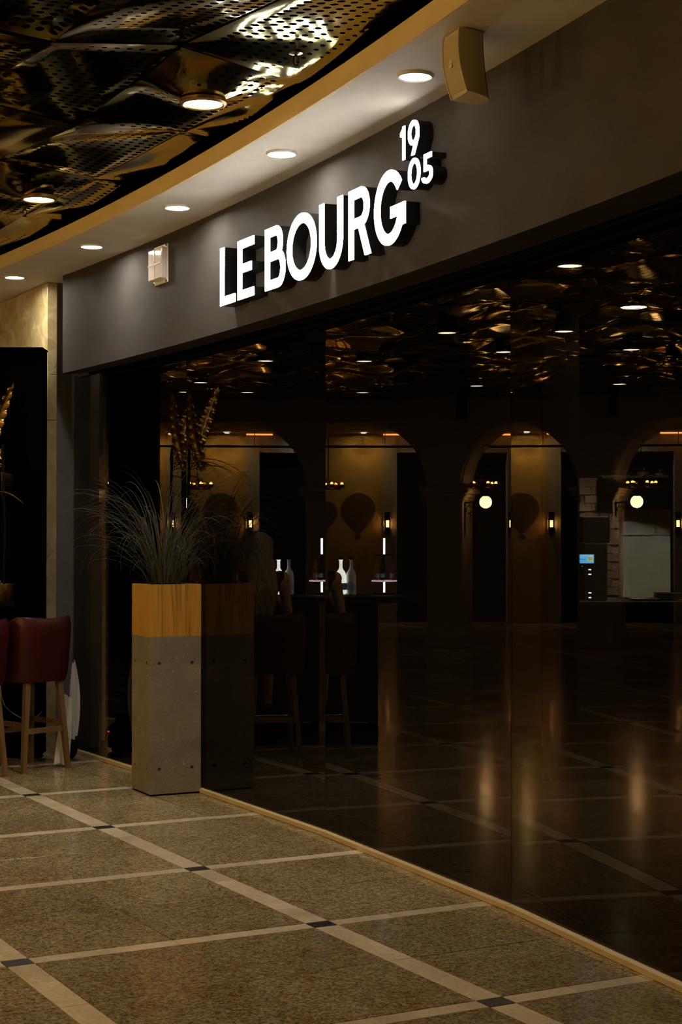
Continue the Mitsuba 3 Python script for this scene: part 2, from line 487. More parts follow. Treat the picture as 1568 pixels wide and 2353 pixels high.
for i in range(-4, 13):
    for j in range(-3, 17):
        org = L00 + LU * (GU * i - .36) + LW * (GW * j - .27)
        ctr = org + LU * GU / 2 + LW * GW / 2
        d = np.linalg.norm(ctr - CC)
        if d > CLIP + .45: continue
        if ctr[1] < 3.2 or ctr[0] > 1.4: continue
        if (ctr - arr([-10.2, 17.2])) @ arr([-.757, .653]) > 1.0: continue
        m = M([*LU, 0], [*LW, 0], [0, 0, 1], [*org, Z_CEIL])
        corners = [org + LU * GU * x + LW * GW * y for x in (0, 1) for y in (0, 1)]
        if max(np.linalg.norm(c - CC) for c in corners) > CLIP:
            v = variants[(i % 4, j % 4)]
            pm = panel_mesh(NUc, NWc, v[0], v[1], CLIP, org)
            if len(pm.faces) > 20: part('ceiling', 'panel', pm, 'gold_metal', smooth=True, mat=m)
        else:
            part('ceiling', 'panel', plys[(i % 4, j % 4)], 'gold_metal', mat=m)

# ---------------------------------------------------------------- downlights
soffit_s = None
def downlight(pos, L, group, label, r=.082, ring_r=.1, ring_mat='bronze_ring', weight=1.0):
    t = thing('downlight', label, 'ceiling light', group)
    m = np.eye(4); m[:3, 3] = pos
    rim = lathe([(r - .002, .012), (r, -.004), (r + .006, -.008), (ring_r - .006, -.007), (ring_r, -.001), (ring_r - .004, .014), (ring_r - .02, .016)], 36)
    part(t, 'trim_ring', rim, ring_mat, smooth=40, mat=m)
    q_ = np.arange(36) * np.pi / 18
    lens = trimesh.Trimesh(np.vstack([np.column_stack([(r - .002) * np.cos(q_), (r - .002) * np.sin(q_), q_ * 0 - .001]), [[0, 0, -.001]]]), [[(i + 1) % 36, i, 36] for i in range(36)], process=False)
    part(t, 'can', lathe([(r - .003, .012), (r - .003, .05), (.0005, .05)], 24), 'matt_black', mat=m)
    part(t, 'lens', lens, 'letter_white', mat=m, emitter=emit(L, weight))
    return t
def arcs_of(x, y): return math.atan2(y - CY, x - CX) * SR
soffit_xy = [(-2.23, 11.25), (-1.54, 10.05), (-.88, 8.87), (-.28, 7.62), (.28, 6.34)]
names = ['nearest the marble pier', 'above the left end of the dark fascia', 'left of the lit sign', 'above the lit letters', 'beside the beige loudspeaker']
for q, (x, y) in enumerate(soffit_xy):
    s = arcs_of(x, y)
    downlight(arc(s, .472, Z_SOF - .0025), L_SOFFIT if q < 4 else L_SOFFIT_WEAK, 'downlights in the soffit', f'small round white downlight in the pale soffit, {names[q]}', r=.060, ring_r=.074, ring_mat='white_enamel', weight=5.0 if q < 4 else .4)
lamp_ij = [(0, 0), (2, 0), (3, 2), (5, 2), (6, 4), (7, 6), (8, 4), (10, 8), (11, 6), (10, 4), (9, 6), (9, 2)]
lamp_xy = {(0, 0): (-.59, 6.99), (2, 0): (-1.66, 8.97), (3, 2): (-2.98, 9.42), (5, 2): (-4.21, 11.41), (6, 4): (-5.67, 11.76), (7, 6): (-7.26, 12.25),
           (8, 4): (-7.0, 13.85), (10, 8): (-10.03, 14.6), (11, 6): (-9.83, 16.25), (10, 4): (-8.48, 15.92)}
words = ['largest in view, under the gold ceiling near the sign', 'at the left edge of the photo near the soffit']
for q, ((i, j), (x, y)) in enumerate(lamp_xy.items()):
    if q < 2:
        downlight([x, y, 3.362], L_HALL, 'downlights in the gold ceiling', f'round bronze-rimmed downlight, {words[q]}', .083, .103)
    else:
        t = downlight([x, y, 3.362], L_FAR, 'downlights of the gold ceiling mirrored in the glass', 'round hall downlight seen only as a white oval mirrored in the dark glass', .083, .103, weight=.2)
for (x, y) in [(-.94, 5.46), (-2.1, 7.42), (-2.26, 4.7), (-3.3, 6.7), (-1.5, 2.9), (-3.6, 3.4)]:
    downlight([x, y, 3.362], L_HALL, 'downlights in the gold ceiling over the viewer', 'round hall downlight with a bronze rim in the ceiling above the viewer', .083, .103, weight=.8)
for q, (x, y, wd) in enumerate([(-3.3, 3.9, 'third from the bar'), (-4.0, 5.6, 'second from the bar'), (-4.6, 7.3, 'nearest the bar'), (-3.2, 2.4, 'farthest from the bar')]):  # added globes, out of view, throw warm fill on band, loudspeaker and planter
    t = thing('fill_globe', f'unseen warm globe added to the hall as fill light, {wd}', 'added lamp', 'added fill globes of the hall')
    m = np.eye(4); m[:3, 3] = [x, y, 2.62]
    part(t, 'globe', ball(.11, (0, 0, 0), 3), 'letter_white', smooth=True, mat=m, emitter=emit(L_FILL_GLOBE, 3.0))
    part(t, 'cap', lathe([(.0005, .145), (.04, .14), (.058, .115), (.056, .095), (.0005, .10)], 20), 'matt_black', smooth=40, mat=m)
    part(t, 'rod', tube([[0, 0, .14], [0, 0, .74]], .007, 8), 'matt_black', mat=m)
# sprinklers hang through the metal panels
def sprinkler(x, y, z, label):
    t = thing('sprinkler', label, 'sprinkler')
    m = np.eye(4); m[:3, 3] = [x, y, z]
    part(t, 'escutcheon', lathe([(.006, .004), (.026, .003), (.028, -.001), (.012, -.006), (.006, -.006)], 20), 'steel', smooth=40, mat=m)
    part(t, 'body', tube([[0, 0, .02], [0, 0, -.014]], .006), 'satin_black', mat=m)
    part(t, 'boss', tube([[0, 0, -.052], [0, 0, -.045]], .004), 'satin_black', mat=m)
    for s in (-1, 1):
        part(t, 'arm', tube([[s * .006, 0, -.012], [s * .011, 0, -.02], [s * .011, 0, -.036], [s * .003, 0, -.048]], .0022, 6), 'satin_black', mat=m)
    part(t, 'bulb', tube([[0, 0, -.014], [0, 0, -.046]], .0022, 6), 'amber_glass', mat=m)
    part(t, 'deflector', lathe([(.0005, -.05), (.012, -.051), (.013, -.053), (.0005, -.053)], 12), 'satin_black', mat=m)
mat('amber_glass', pr((.7, .22, .03), .1))
sprinkler(-.1785, 6.46, 3.420, 'small sprinkler head hanging from the gold ceiling above the sign')
sprinkler(-1.82, 9.40, 3.405, 'small sprinkler head hanging below the left gold ceiling downlight')

# ---------------------------------------------------------------- the sign
def stroke(pts, w, cap='flat'):
    return LineString(pts).buffer(w / 2, cap_style=cap, join_style='mitre', quad_segs=24)
def ell(cx, cy, rx, ry, n=72):
    return affinity.scale(Point(cx, cy).buffer(1.0, quad_segs=n // 4), rx, ry, origin=(cx, cy))
def ring2(cx, cy, rx, ry, tx, ty): return ell(cx, cy, rx, ry).difference(ell(cx, cy, rx - tx, ry - ty))
def glyph(ch, w, h, t):
    tv = t * .86                              # horizontal strokes are a little thinner
    B = lambda x0, y0, x1, y1: sbox(x0, y0, x1, y1)
    if ch == 'L': return unary_union([B(0, 0, t, h), B(0, 0, w, tv)])
    if ch == 'E': return unary_union([B(0, 0, t, h), B(0, 0, w, tv), B(0, h - tv, w, h), B(0, h * .515 - tv / 2, w * .86, h * .515 + tv / 2)])
    if ch == 'B':
        hi = h * .53
        def bowl(y0, y1, x1, hole=False):
            ry = (y1 - y0) / 2; d = tv if hole else 0; e = t if hole else 0
            c = x1 - ry * .92
            o = unary_union([B(0, y0, c, y1), ell(c, y0 + ry, ry * .92, ry)])
            i = unary_union([B(t, y0 + tv, c, y1 - tv), ell(c, y0 + ry, ry * .92 - t, ry - tv)])
            return o.difference(i)
        return unary_union([B(0, 0, t, h), bowl(0, hi + tv / 2, w), bowl(hi - tv / 2, h, w * .87)])
    if ch == 'O': return ring2(w / 2, h / 2, w / 2, h / 2 + .006, t, tv)
    if ch == 'U':
        r = w / 2
        bot = ring2(r, r * .98, r, r * .98 + .004, t, tv).intersection(B(-1, -1, w + 1, r * .98))
        return unary_union([bot, B(0, r * .97, t, h), B(w - t, r * .97, w, h)])
    if ch == 'R':
        y0 = h * .43; ry = (h - y0) / 2; c = w * .93 - ry
        o = unary_union([B(0, y0, c, h), ell(c, y0 + ry, ry, ry)]); i = unary_union([B(t, y0 + tv, c, h - tv), ell(c, y0 + ry, ry - t, ry - tv)])
        leg = Polygon([(w * .40, y0 + tv * .5), (w * .40 + t * 1.12, y0 + tv * .5), (w, 0), (w - t * 1.12, 0)])
        return unary_union([B(0, 0, t, h), o.difference(i), leg])
    if ch == 'G':
        rx, ry = h / 2 * .97, h / 2 + .006
        o = ring2(rx, h / 2, rx, ry, t, tv)
        wedge = Polygon([(rx, h / 2), (rx * 3.0, h / 2 + h * .78), (rx * 4, h / 2 + h * .3), (rx * 4, h * .5), (rx, h * .5)])
        o = o.difference(wedge)
        bar = B(rx * 1.08, h * .5 - tv, w, h * .5)
        return unary_union([o.intersection(B(-1, -1, w, 2)), bar, B(w - t, h * .2, w, h * .5)])
    if ch == '1': return unary_union([B(w - t, 0, w, h), Polygon([(0, h * .72), (0, h * .84), (w - t * .4, h), (w, h), (w - t * .5, h * .93)])])
    if ch == '0': return ring2(w / 2, h / 2, w / 2, h / 2 + .002, t, tv)
    if ch == '9':
        ry = w * .52
        tail = Polygon([(w, h - ry * 1.05), (w - t * 1.02, h - ry * 1.2), (w * .30, 0), (w * .30 + t * 1.15, 0), (w * .985, h - ry * 1.5)])
        return unary_union([ring2(w / 2, h - ry, w / 2, ry, t, tv), tail])
    if ch == '5':
        ry = h * .30
        bowl = ring2(w * .46, ry, w * .54, ry, t, tv)
        bowl = bowl.difference(Polygon([(-1, ry * .62), (w * .46, ry * .8), (w * .36, ry * 1.75), (w * .30, ry * 3), (-1, ry * 3)]))
        return unary_union([bowl, B(w * .16, ry * 1.45, w * .16 + t * .95, h), B(w * .16, h - tv, w * .9, h), B(w * .16, ry * 1.42, w * .45, ry * 1.42 + tv)])
FACE_OFF = .308
letters = [('L', 15.976, 15.776, 2.7430, .309, .052, 'letter L, first of the word LE'), ('E', 15.741, 15.530, 2.7445, .307, .052, 'letter E, between the L and the B'),
           ('B', 15.384, 15.137, 2.7430, .309, .054, 'letter B, first of the word BOURG'), ('O', 15.113, 14.768, 2.7440, .309, .056, 'letter O between the B and the U'),
           ('U', 14.732, 14.473, 2.7450, .312, .054, 'letter U between the O and the R'), ('R', 14.406, 14.173, 2.7455, .311, .053, 'letter R between the U and the G'),
           ('G', 14.136, 13.830, 2.7550, .308, .056, 'letter G, last and under the small digits'),
           ('1', 13.873, 13.832, 3.0840, .140, .021, 'digit 1, upper left of the four'), ('9', 13.800, 13.700, 3.0855, .143, .023, 'digit 9, upper right of the four'),
           ('0', 13.800, 13.689, 2.9440, .124, .023, 'digit 0, lower left of the four'), ('5', 13.667, 13.574, 2.9420, .121, .023, 'digit 5, lower right of the four')]
for ch, s0, s1, z0, h, t, lab in letters:
    w = s0 - s1
    sm = (s0 + s1) / 2
    word = 'sign_digit' if ch.isdigit() else 'sign_letter'
    k = thing(word, f'white lit {lab}, black sides', 'sign digit' if ch.isdigit() else 'sign letter', 'letters and digits of the lit sign')
    off = w_at(sm)                              # stands on the fascia's face
    DEPTH = FACE_OFF - off
    fr = arc_frame(sm, off - .002, z0)
    g = glyph(ch, w, h, t)
    g = affinity.translate(g, -w / 2, 0)
    body = prism(g, DEPTH - .006, 0)
    face = prism(g.buffer(.0006), .006, DEPTH - .006)
    part(k, 'return', body, 'letter_black', mat=fr)
    part(k, 'face', face, 'letter_white', mat=fr, emitter=emit([L_SIGN, L_SIGN * .97, L_SIGN * .9], .2 if ch.isdigit() else .7))

# ---------------------------------------------------------------- loudspeaker under the soffit
sp = thing('loudspeaker', 'beige wedge-shaped loudspeaker fixed under the soffit, right of the downlights', 'loudspeaker')
sn = arr([-.933, -.358, 0]); st = arr([.358, -.933, 0])
Sm = M(st, [0, 0, 1], sn, [.395 - .5 * .0, 5.795, Z_SOF - .004])      # X to the right along the front, Y up, Z out to the hall
def spk(n=16):
    rows, hgt = [], .222
    for q in range(n + 1):
        v = q / n
        y = -hgt * v
        lean = -.032 * v ** 1.5 + .010 * math.sin(v * math.pi) + .0
        sec = [(-.068, 0), (-.070, -.006), (-.066, -.05), (-.050, -.092), (-.02, -.112), (.02, -.112), (.050, -.092), (.066, -.05), (.070, -.006), (.068, 0)]
        rows.append([[x, y + (.012 * (z / .11) * v), z + (lean if z > -.02 else lean * .35 - .014 * v)] for x, z in sec])
    return arr(rows)
g = spk()
body = grid_mesh(np.concatenate([g, g[:, :1]], 1))
for row in (g[0], g[-1]):
    c = row.mean(0); vv = np.vstack([row, c]); n_ = len(row)
    body = cat([body, trimesh.Trimesh(vv, [[i, (i + 1) % n_, n_] for i in range(n_)], process=False)])
body.merge_vertices(); body.fix_normals()
part(sp, 'cabinet', body, 'beige_plastic', smooth=35, mat=Sm)
fr_ = np.stack([g[:, 0] + [0, 0, .0], g[:, -1]], 1)
gr = np.stack([np.stack([np.linspace(-.061, .061, 9), np.full(9, row[0, 1]), np.full(9, row[0, 2] + .0035)], 1) for row in g[1:-1]])
gm = grid_mesh(gr); lo = gr.copy(); lo[..., 2] -= .006
part(sp, 'grille', cat([gm, grid_mesh(lo, True)]), 'beige_grille', smooth=40, mat=Sm)
for s in (-1, 1):
    part(sp, 'rim', tube([[s * .066, row[0, 1], row[0, 2] + .003] for row in g], .0042, 8), 'beige_plastic', smooth=40, mat=Sm)
rw = g[8]
for q in (-1, 1): part(sp, 'badge', cham(.024, .0135, .003, .001, c=(-.004, rw[0, 1] + .0075 * q, rw[0, 2] + .006)), 'cream_plastic', mat=Sm)
mat('cream_plastic', pr((.72, .62, .42), .5))
part(sp, 'mount', cham(.05, .02, .05, .003, c=(0, .005, -.055)), 'beige_plastic', mat=Sm)

# ---------------------------------------------------------------- emergency light on the fascia
el = thing('emergency_light', 'flat white emergency light box with a clear cover screwed to the fascia', 'emergency light')
es = 17.045
Em = arc_frame(es, w_at(es) - .002, 3.13)
part(el, 'backplate', cham(.215, .232, .012, .004, c=(0, 0, .006)), 'white_enamel', mat=Em)
part(el, 'cover', cham(.205, .186, .036, .006, c=(0, .0, .030)), 'clear_cover', mat=Em)
part(el, 'rib', cham(.006, .186, .004, .001, c=(.0, 0, .0495)), 'white_enamel', mat=Em)
part(el, 'rib', cham(.205, .006, .004, .001, c=(0, -.002, .0495)), 'white_enamel', mat=Em)
for x in (-.095, .095):
    for y in (-.106, .106):
        part(el, 'screw', moved(trimesh.creation.cylinder(radius=.0065, height=.004, sections=12), M([1, 0, 0], [0, 1, 0], [0, 0, 1], [x, y, .013])), 'satin_black', mat=Em)

# ---------------------------------------------------------------- marble pier, grey return wall and black cabinet at the left end
struct('wall_pier')
uu, ww = arr([*E1, 0]), arr([*(-E2), 0])
P0 = arr([-2.061, 11.48, 0])
core = Polygon([P0[:2] + arr([.035, .03]), arr([-1.9985, 11.512]) + arr([0, .02]), arr([-1.75, 12.2]), arr([-2.4, 13.4]), P0[:2] + 1.6 * E1 + arr([.03, .02])])
put('wall_pier', prism(core, Z_SOF + .05), 'gold_marble')
# facing slabs on the hall side and on the narrow return
Pm = M([*E1, 0], [0, 0, 1], np.cross([*E1, 0], [0, 0, 1]), P0)
if (np.cross([*E1, 0], [0, 0, 1]) @ arr([-1, 0, 0])) < 0:
    Pm = M([*E1, 0], [0, 0, 1], -np.cross([*E1, 0], [0, 0, 1]), P0)
xs = [0.0, .72, 1.15, 1.6]
zs = [0.0, .78, 1.55, 2.33, Z_SOF - .004]
for a in range(3):
    for b in range(4):
        part('wall_pier', 'slab', cham(xs[a + 1] - xs[a] - .003, zs[b + 1] - zs[b] - .003, .024, .002, c=((xs[a] + xs[a + 1]) / 2, (zs[b] + zs[b + 1]) / 2, .004 * ((a + b) % 2) * .3 - .012)), 'gold_marble', mat=Pm)
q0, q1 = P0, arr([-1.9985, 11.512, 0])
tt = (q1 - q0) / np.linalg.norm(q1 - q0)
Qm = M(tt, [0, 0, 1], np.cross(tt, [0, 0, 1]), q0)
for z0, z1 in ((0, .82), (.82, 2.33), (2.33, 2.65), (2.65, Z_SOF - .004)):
    part('wall_pier', 'slab', cham(np.linalg.norm(q1 - q0), z1 - z0 - .003, .02, .002, c=(np.linalg.norm(q1 - q0) / 2, (z0 + z1) / 2, -.01)), 'shaded_gold_marble', mat=Qm)
mat('shaded_gold_marble', pr(mikit.proc(lambda p, n, uv: gmarble_fn(p, n, uv) * .62), .3))  # same marble, the narrow face's shade put into its colour
struct('wall_return')
put('wall_return', prism(Polygon([(-1.9985, 11.512), (-1.915, 11.625), (-1.72, 11.80), (-1.80, 11.95), (-1.96, 11.70)]), Z_SOF + .03), 'pale_plaster')
mat('pale_plaster', pr(mikit.proc(lambda p, n, uv: mix((.115, .110, .104), (.155, .150, .142), fbm(p.x * 5, p.y * 5, p.z * 5))), .8, specular=.1))
for z in (1.35, 1.95, 2.3, 2.55):
    part('wall_return', 'fixing', ball(.004, (-1.988, 11.524, z), 1), 'steel')
cb = thing('cabinet', 'tall black cabinet against the gold marble pier behind the bar stools', 'cabinet')
part(cb, 'body', cham(.34, .20, 2.775, .006, c=(0, 0, 1.4075)), 'deep_black', mat=M([1, 0, 0], [0, 1, 0], [0, 0, 1], [-2.216, 11.29, 0]))
part(cb, 'top_board', cham(.35, .21, .012, .003, c=(0, 0, 2.801)), 'deep_black', mat=M([1, 0, 0], [0, 1, 0], [0, 0, 1], [-2.216, 11.29, 0]))
part(cb, 'edge_strip', cham(.006, .006, 2.75, .001, c=(-.170, -.101, 1.405)), 'steel_dark', mat=M([1, 0, 0], [0, 1, 0], [0, 0, 1], [-2.216, 11.29, 0]))
part(cb, 'plinth', cham(.30, .16, .03, .002, c=(0, 0, .015)), 'matt_black', mat=M([1, 0, 0], [0, 1, 0], [0, 0, 1], [-2.216, 11.29, 0]))
mat('steel_dark', pr((.05, .05, .05), .3, metallic=1.0))

# ---------------------------------------------------------------- planter and grass
pl = thing('planter', 'tall square planter, concrete below and oak above, on the floor by the glass', 'planter')
c0 = arr([-1.110, 9.541]); ex = arr([.894, .448]); ex /= np.linalg.norm(ex); ey = arr([-ex[1], ex[0]])
Lx, Ly, ZT, ZS = .3185, .320, 1.2306, .9233
Plm = M([*ex, 0], [*ey, 0], [0, 0, 1], [*c0, 0])
blk = man(cham(Lx, Ly, ZS - .006, .003, c=(Lx / 2, Ly / 2, (ZS + .006) / 2 + .003)))
def cone_at(x, y, z, axis):
    c = trimesh.creation.cylinder(radius=.0105, height=.03, sections=16)
    if axis == 'y': c.apply_transform(trimesh.transformations.rotation_matrix(math.pi / 2, [1, 0, 0]))
    else: c.apply_transform(trimesh.transformations.rotation_matrix(math.pi / 2, [0, 1, 0]))
    c.apply_translation([x, y, z]); return man(c)
for z in (.155, .77):
    for x in (.058, .262):
        blk = blk - cone_at(x, 0, z, 'y') - cone_at(x, Ly, z, 'y')
    for y in (.06, .262):
        blk = blk - cone_at(0, y, z, 'x') - cone_at(Lx, y, z, 'x')
part(pl, 'concrete_base', unman(blk), 'concrete', mat=Plm)
part(pl, 'foot', cham(Lx - .012, Ly - .012, .008, .001, c=(Lx / 2, Ly / 2, .004)), 'matt_black', mat=Plm)
box_ = man(cham(Lx, Ly, ZT - ZS - .002, .002, c=(Lx / 2, Ly / 2, (ZT + ZS) / 2))) - man(cham(Lx - .036, Ly - .036, .2, .001, c=(Lx / 2, Ly / 2, ZT - .05)))
part(pl, 'oak_box', unman(box_), 'oak', mat=Plm)
part(pl, 'soil', cham(Lx - .04, Ly - .04, .03, .004, c=(Lx / 2, Ly / 2, ZT - .065)), 'soil', mat=Plm)
gt = thing('ornamental_grass', 'dark arching ornamental grass growing out of the tall planter', 'plant')
def blades(n, seed):
    r = np.random.default_rng(seed)
    vs, fs, base = [], [], 0
    for k in range(n):
        az = r.uniform(0, 2 * np.pi)
        rad = r.uniform(0, .11) ** 1
        b0 = arr([rad * math.cos(az) * .9, rad * math.sin(az) * .9, 0]) + r.normal(0, .012, 3) * [1, 1, 0]
        Ln = r.uniform(.34, .86) if r.random() < .72 else r.uniform(.78, 1.10)
        lean = r.uniform(.05, .55) if r.random() < .7 else r.uniform(.6, 1.25)
        curl = r.uniform(1.3, 3.0)
        d_az = az + r.normal(0, .45)
        hd = arr([math.cos(d_az), math.sin(d_az), 0]); sd = arr([-hd[1], hd[0], 0])
        N = 15
        pos = b0.copy(); th = lean * .5
        wv = r.uniform(.0016, .0036)
        tw = r.normal(0, .5)
        for i in range(N + 1):
            s = i / N
            ang = lean * .6 + curl * s ** 2.3
            dirv = math.sin(ang) * hd + math.cos(ang) * arr([0, 0, 1])
            if i: pos = pos + dirv * (Ln / N)
            wd = wv * (1 - s ** 2.2) + .0004
            side = sd * math.cos(tw * s) + np.cross(dirv, sd) * math.sin(tw * s)
            nn = np.cross(dirv, side)
            vs += [pos - side * wd, pos + nn * wd * .45, pos + side * wd]
            if i:
                a = base + (i - 1) * 3
                for q in (0, 1):
                    fs += [[a + q, a + q + 1, a + q + 4], [a + q, a + q + 4, a + q + 3]]
        base += (N + 1) * 3
    return trimesh.Trimesh(arr(vs), fs, process=False)
gc = c0 + ex * Lx / 2 + ey * Ly / 2
bl = blades(210, 5)
k_ = part(gt, 'blades', bl, 'grass_blade', smooth=True, mat=M([1, 0, 0], [0, 1, 0], [0, 0, 1], [gc[0] - .015, gc[1], ZT - .052]))
labels[k_] = {'kind': 'stuff'}

# ---------------------------------------------------------------- bar stools, cloth, cable
SX, SY = arr([.682, .731, 0]), arr([-.731, .682, 0])
def stool(rear, label):
    t = thing('bar_stool', label, 'bar stool', 'red leather bar stools at the black bar')
    o = arr([*rear, 0]) + SY * .2
    m = M(SX, SY, [0, 0, 1], o)
    # the padded shell: an upright back that wraps round to short wings
    th = np.radians(np.linspace(-205, 25, 33))
    def shell(rx, ry, zf0, zf1, push):
        U = []
        for a in th:
            wing = max(0, math.sin(a))                       # 0 at the back, >0 for wings
            x, y = rx * np.sign(math.cos(a)) * abs(math.cos(a)) ** .62, ry * np.sign(math.sin(a)) * abs(math.sin(a)) ** .62
            col = []
            for v in np.linspace(0, 1, 9):
                z0 = .575 + .02 * (y > 0)
                zt = .985 - .015 * (1 - abs(x) / rx) - .16 * max(0, (y + .10)) / .3
                rnd = .02 * (1 - math.sin(min(1, v * 5) * math.pi / 2)) + .02 * (1 - math.sin(min(1, (1 - v) * 5) * math.pi / 2))
                z = z0 + (zt - z0) * v
                k = 1 - rnd * push / .2
                col.append([x * k * (1 + .06 * v), (y * k) - .035 * v - .02, z])
            U.append(col)
        return arr(U)
    o_, i_ = shell(.222, .205, 0, 0, .5), shell(.182, .160, 0, 0, -.6)
    outer, inner = grid_mesh(o_), grid_mesh(i_, True)
    rims = [grid_mesh(np.stack([o_[:, -1], (o_[:, -1] + i_[:, -1]) / 2 + [0, 0, .014], i_[:, -1]], 1)), grid_mesh(np.stack([i_[:, 0], o_[:, 0]], 1)),
            grid_mesh(np.stack([i_[0], o_[0]], 0)), grid_mesh(np.stack([o_[-1], i_[-1]], 0))]
    sh = cat([outer, inner] + rims); sh.merge_vertices(); sh.fix_normals()
    part(t, 'backrest', sh, 'red_leather', smooth=50, mat=m)
    pts = []
    for a in np.linspace(0, 2 * np.pi, 28, endpoint=False):
        cx_, cy_ = .185 * np.sign(math.cos(a)) * abs(math.cos(a)) ** .5, .19 * np.sign(math.sin(a)) * abs(math.sin(a)) ** .5
        for k, z in ((.94, .585), (1, .60), (1, .655), (.95, .685), (.8, .70)): pts.append([cx_ * k, cy_ * k + .01, z])
    part(t, 'seat', trimesh.Trimesh(pts, process=False).convex_hull, 'red_leather', smooth=40, mat=m)
    tops = {(-1, -1): (-.125, -.165), (1, -1): (.125, -.165), (-1, 1): (-.135, .15), (1, 1): (.135, .15)}
    feet = {(-1, -1): (-.177, -.20), (1, -1): (.177, -.20), (-1, 1): (-.168, .19), (1, 1): (.168, .19)}
    def at(k, z):
        f_ = 1 - z / .59
        return arr([tops[k][0] + (feet[k][0] - tops[k][0]) * f_, tops[k][1] + (feet[k][1] - tops[k][1]) * f_, z])
    for k in tops:
        a, b = at(k, .59), at(k, 0.0)
        w0, w1 = .019, .0145
        pts = [a + [sx * w0, sy * w0, 0] for sx in (-1, 1) for sy in (-1, 1)] + [b + [sx * w1, sy * w1, 0] for sx in (-1, 1) for sy in (-1, 1)]
        part(t, 'leg', trimesh.Trimesh(pts, process=False).convex_hull, 'leg_wood', mat=m)
    for (k1, k2, z) in (((-1, -1), (1, -1), .262), ((-1, 1), (1, 1), .235), ((-1, -1), (-1, 1), .30), ((1, -1), (1, 1), .30)):
        a, b = at(k1, z), at(k2, z)
        d = (b - a) / np.linalg.norm(b - a); sd = np.cross(d, [0, 0, 1])
        pts = [p + sd * sx * .009 + arr([0, 0, sy * .017]) for p in (a, b) for sx in (-1, 1) for sy in (-1, 1)]
        part(t, 'stretcher', trimesh.Trimesh(pts, process=False).convex_hull, 'leg_wood', mat=m)
    if label.startswith('red leather bar stool under'):
        part(t, 'foot_plate', tube([at((-1, 1), .257) + [.02, 0, 0], at((1, 1), .257) - [.02, 0, 0]], .005), 'steel', mat=m)
    return m
stool((-1.905, 10.60), 'red leather bar stool with tapered wooden legs nearest the marble pier')
st2 = stool((-2.235, 10.215), 'red leather bar stool under the seated woman, cut by the photo edge')

def cloth(cols, z1, z0, seed):
    r = np.random.default_rng(seed)
    n, mrow = len(cols), 22
    G = np.zeros((n, mrow, 3))
    for i, (x, y, amp) in enumerate(cols):
        for k in range(mrow):
            v = k / (mrow - 1)
            G[i, k] = [x * (.35 + .65 * v ** .7) , y + amp * math.sin(i * 1.9 + .6 * math.sin(v * 3)) * (.3 + .7 * v), z1 + (z0 - z1) * v]
    return G
cl = thing('cloth_bag', 'white printed cloth bag hanging down to the floor beside the bar stool', 'bag')
cm = M(SX, SY, [0, 0, 1], [-1.845, 10.98, 0])
n_ = 15
def drape(f):
    G = np.zeros((n_, 24, 3))
    for i in range(n_):
        for k in range(24):
            G[i, k] = f(i / (n_ - 1), k / 23)
    return G
def two_sided(G, th=.003):
    a = grid_mesh(G); n = a.vertex_normals
    b = trimesh.Trimesh(a.vertices - n * th, a.faces[:, ::-1], process=False)
    return cat([a, b])
upper = drape(lambda u, v: [.022 + .012 * math.sin(v * 3) + (.012 + .066 * math.sin(math.pi * (.04 + .84 * v ** .85))) * (u - .5), -.06 + .014 * math.sin(u * 9 + v * 2) * (.3 + v), .68 - .51 * v - .012 * math.sin(u * 5)])
lower = drape(lambda u, v: [-.065 + (.085 + .035 * v) * (u - .5) - .058 * v ** 2, -.10 + .012 * math.sin(u * 11 + 2.2 * v) * (.4 + .6 * v) - .03 * v ** 4, .46 - .445 * v + .012 * math.sin(u * 6)])
part(cl, 'upper_fold', two_sided(upper), 'white_cloth', smooth=60, mat=cm)
part(cl, 'lower_fold', two_sided(lower), 'white_cloth', smooth=60, mat=cm)
def on_cloth(pu, pv, off=.004):
    """points on the lower fold, a little in front of it"""
    i, k = pu * (n_ - 1), pv * 23
    i0, k0 = int(min(i, n_ - 2)), int(min(k, 22)); a, b = i - i0, k - k0
    p = lower[i0, k0] * (1 - a) * (1 - b) + lower[i0 + 1, k0] * a * (1 - b) + lower[i0, k0 + 1] * (1 - a) * b + lower[i0 + 1, k0 + 1] * a * b
    return p + [0, -off, 0]
circ = [on_cloth(.55 + .25 * math.cos(a), .58 + .085 * math.sin(a)) for a in np.linspace(0, 2 * np.pi, 25)]
part(cl, 'print', cat([tube(circ, .0016, 5)] + [tube([on_cloth(.36 + .08 * q, .74 - .02 * q), on_cloth(.41 + .08 * q, .73 - .02 * q)], .003, 5) for q in range(6)]), 'grey_print', mat=cm)
bg = thing('dark_bag', 'black soft bag standing on the floor behind the white cloth bag', 'bag')
part(bg, 'body', ball(.085, (0, 0, .088), 3, (.55, .8, 1.0)), 'matt_black', smooth=True, mat=M(SX, SY, [0, 0, 1], [-1.84, 11.12, .0]))
part(bg, 'handle', tube([[0, -.04, .15], [0, -.03, .21], [0, .03, .21], [0, .04, .15]], .004), 'matt_black', mat=M(SX, SY, [0, 0, 1], [-1.84, 11.12, .0]))
mat('white_pvc', pr((.6, .58, .52), .5))
cbk = thing('cable', 'thin pale cable hanging in a loop below the black bar', 'cable')
cz = [(-2.30, 11.02, .62), (-2.285, 11.0, .55), (-2.275, 10.99, .44), (-2.25, 10.98, .38), (-2.21, 11.02, .33), (-2.15, 11.05, .29), (-2.09, 11.06, .285), (-2.05, 11.07, .30), (-2.02, 11.08, .33)]
part(cbk, 'lead', tube(cz, .0032, 6), 'white_pvc', smooth=True)

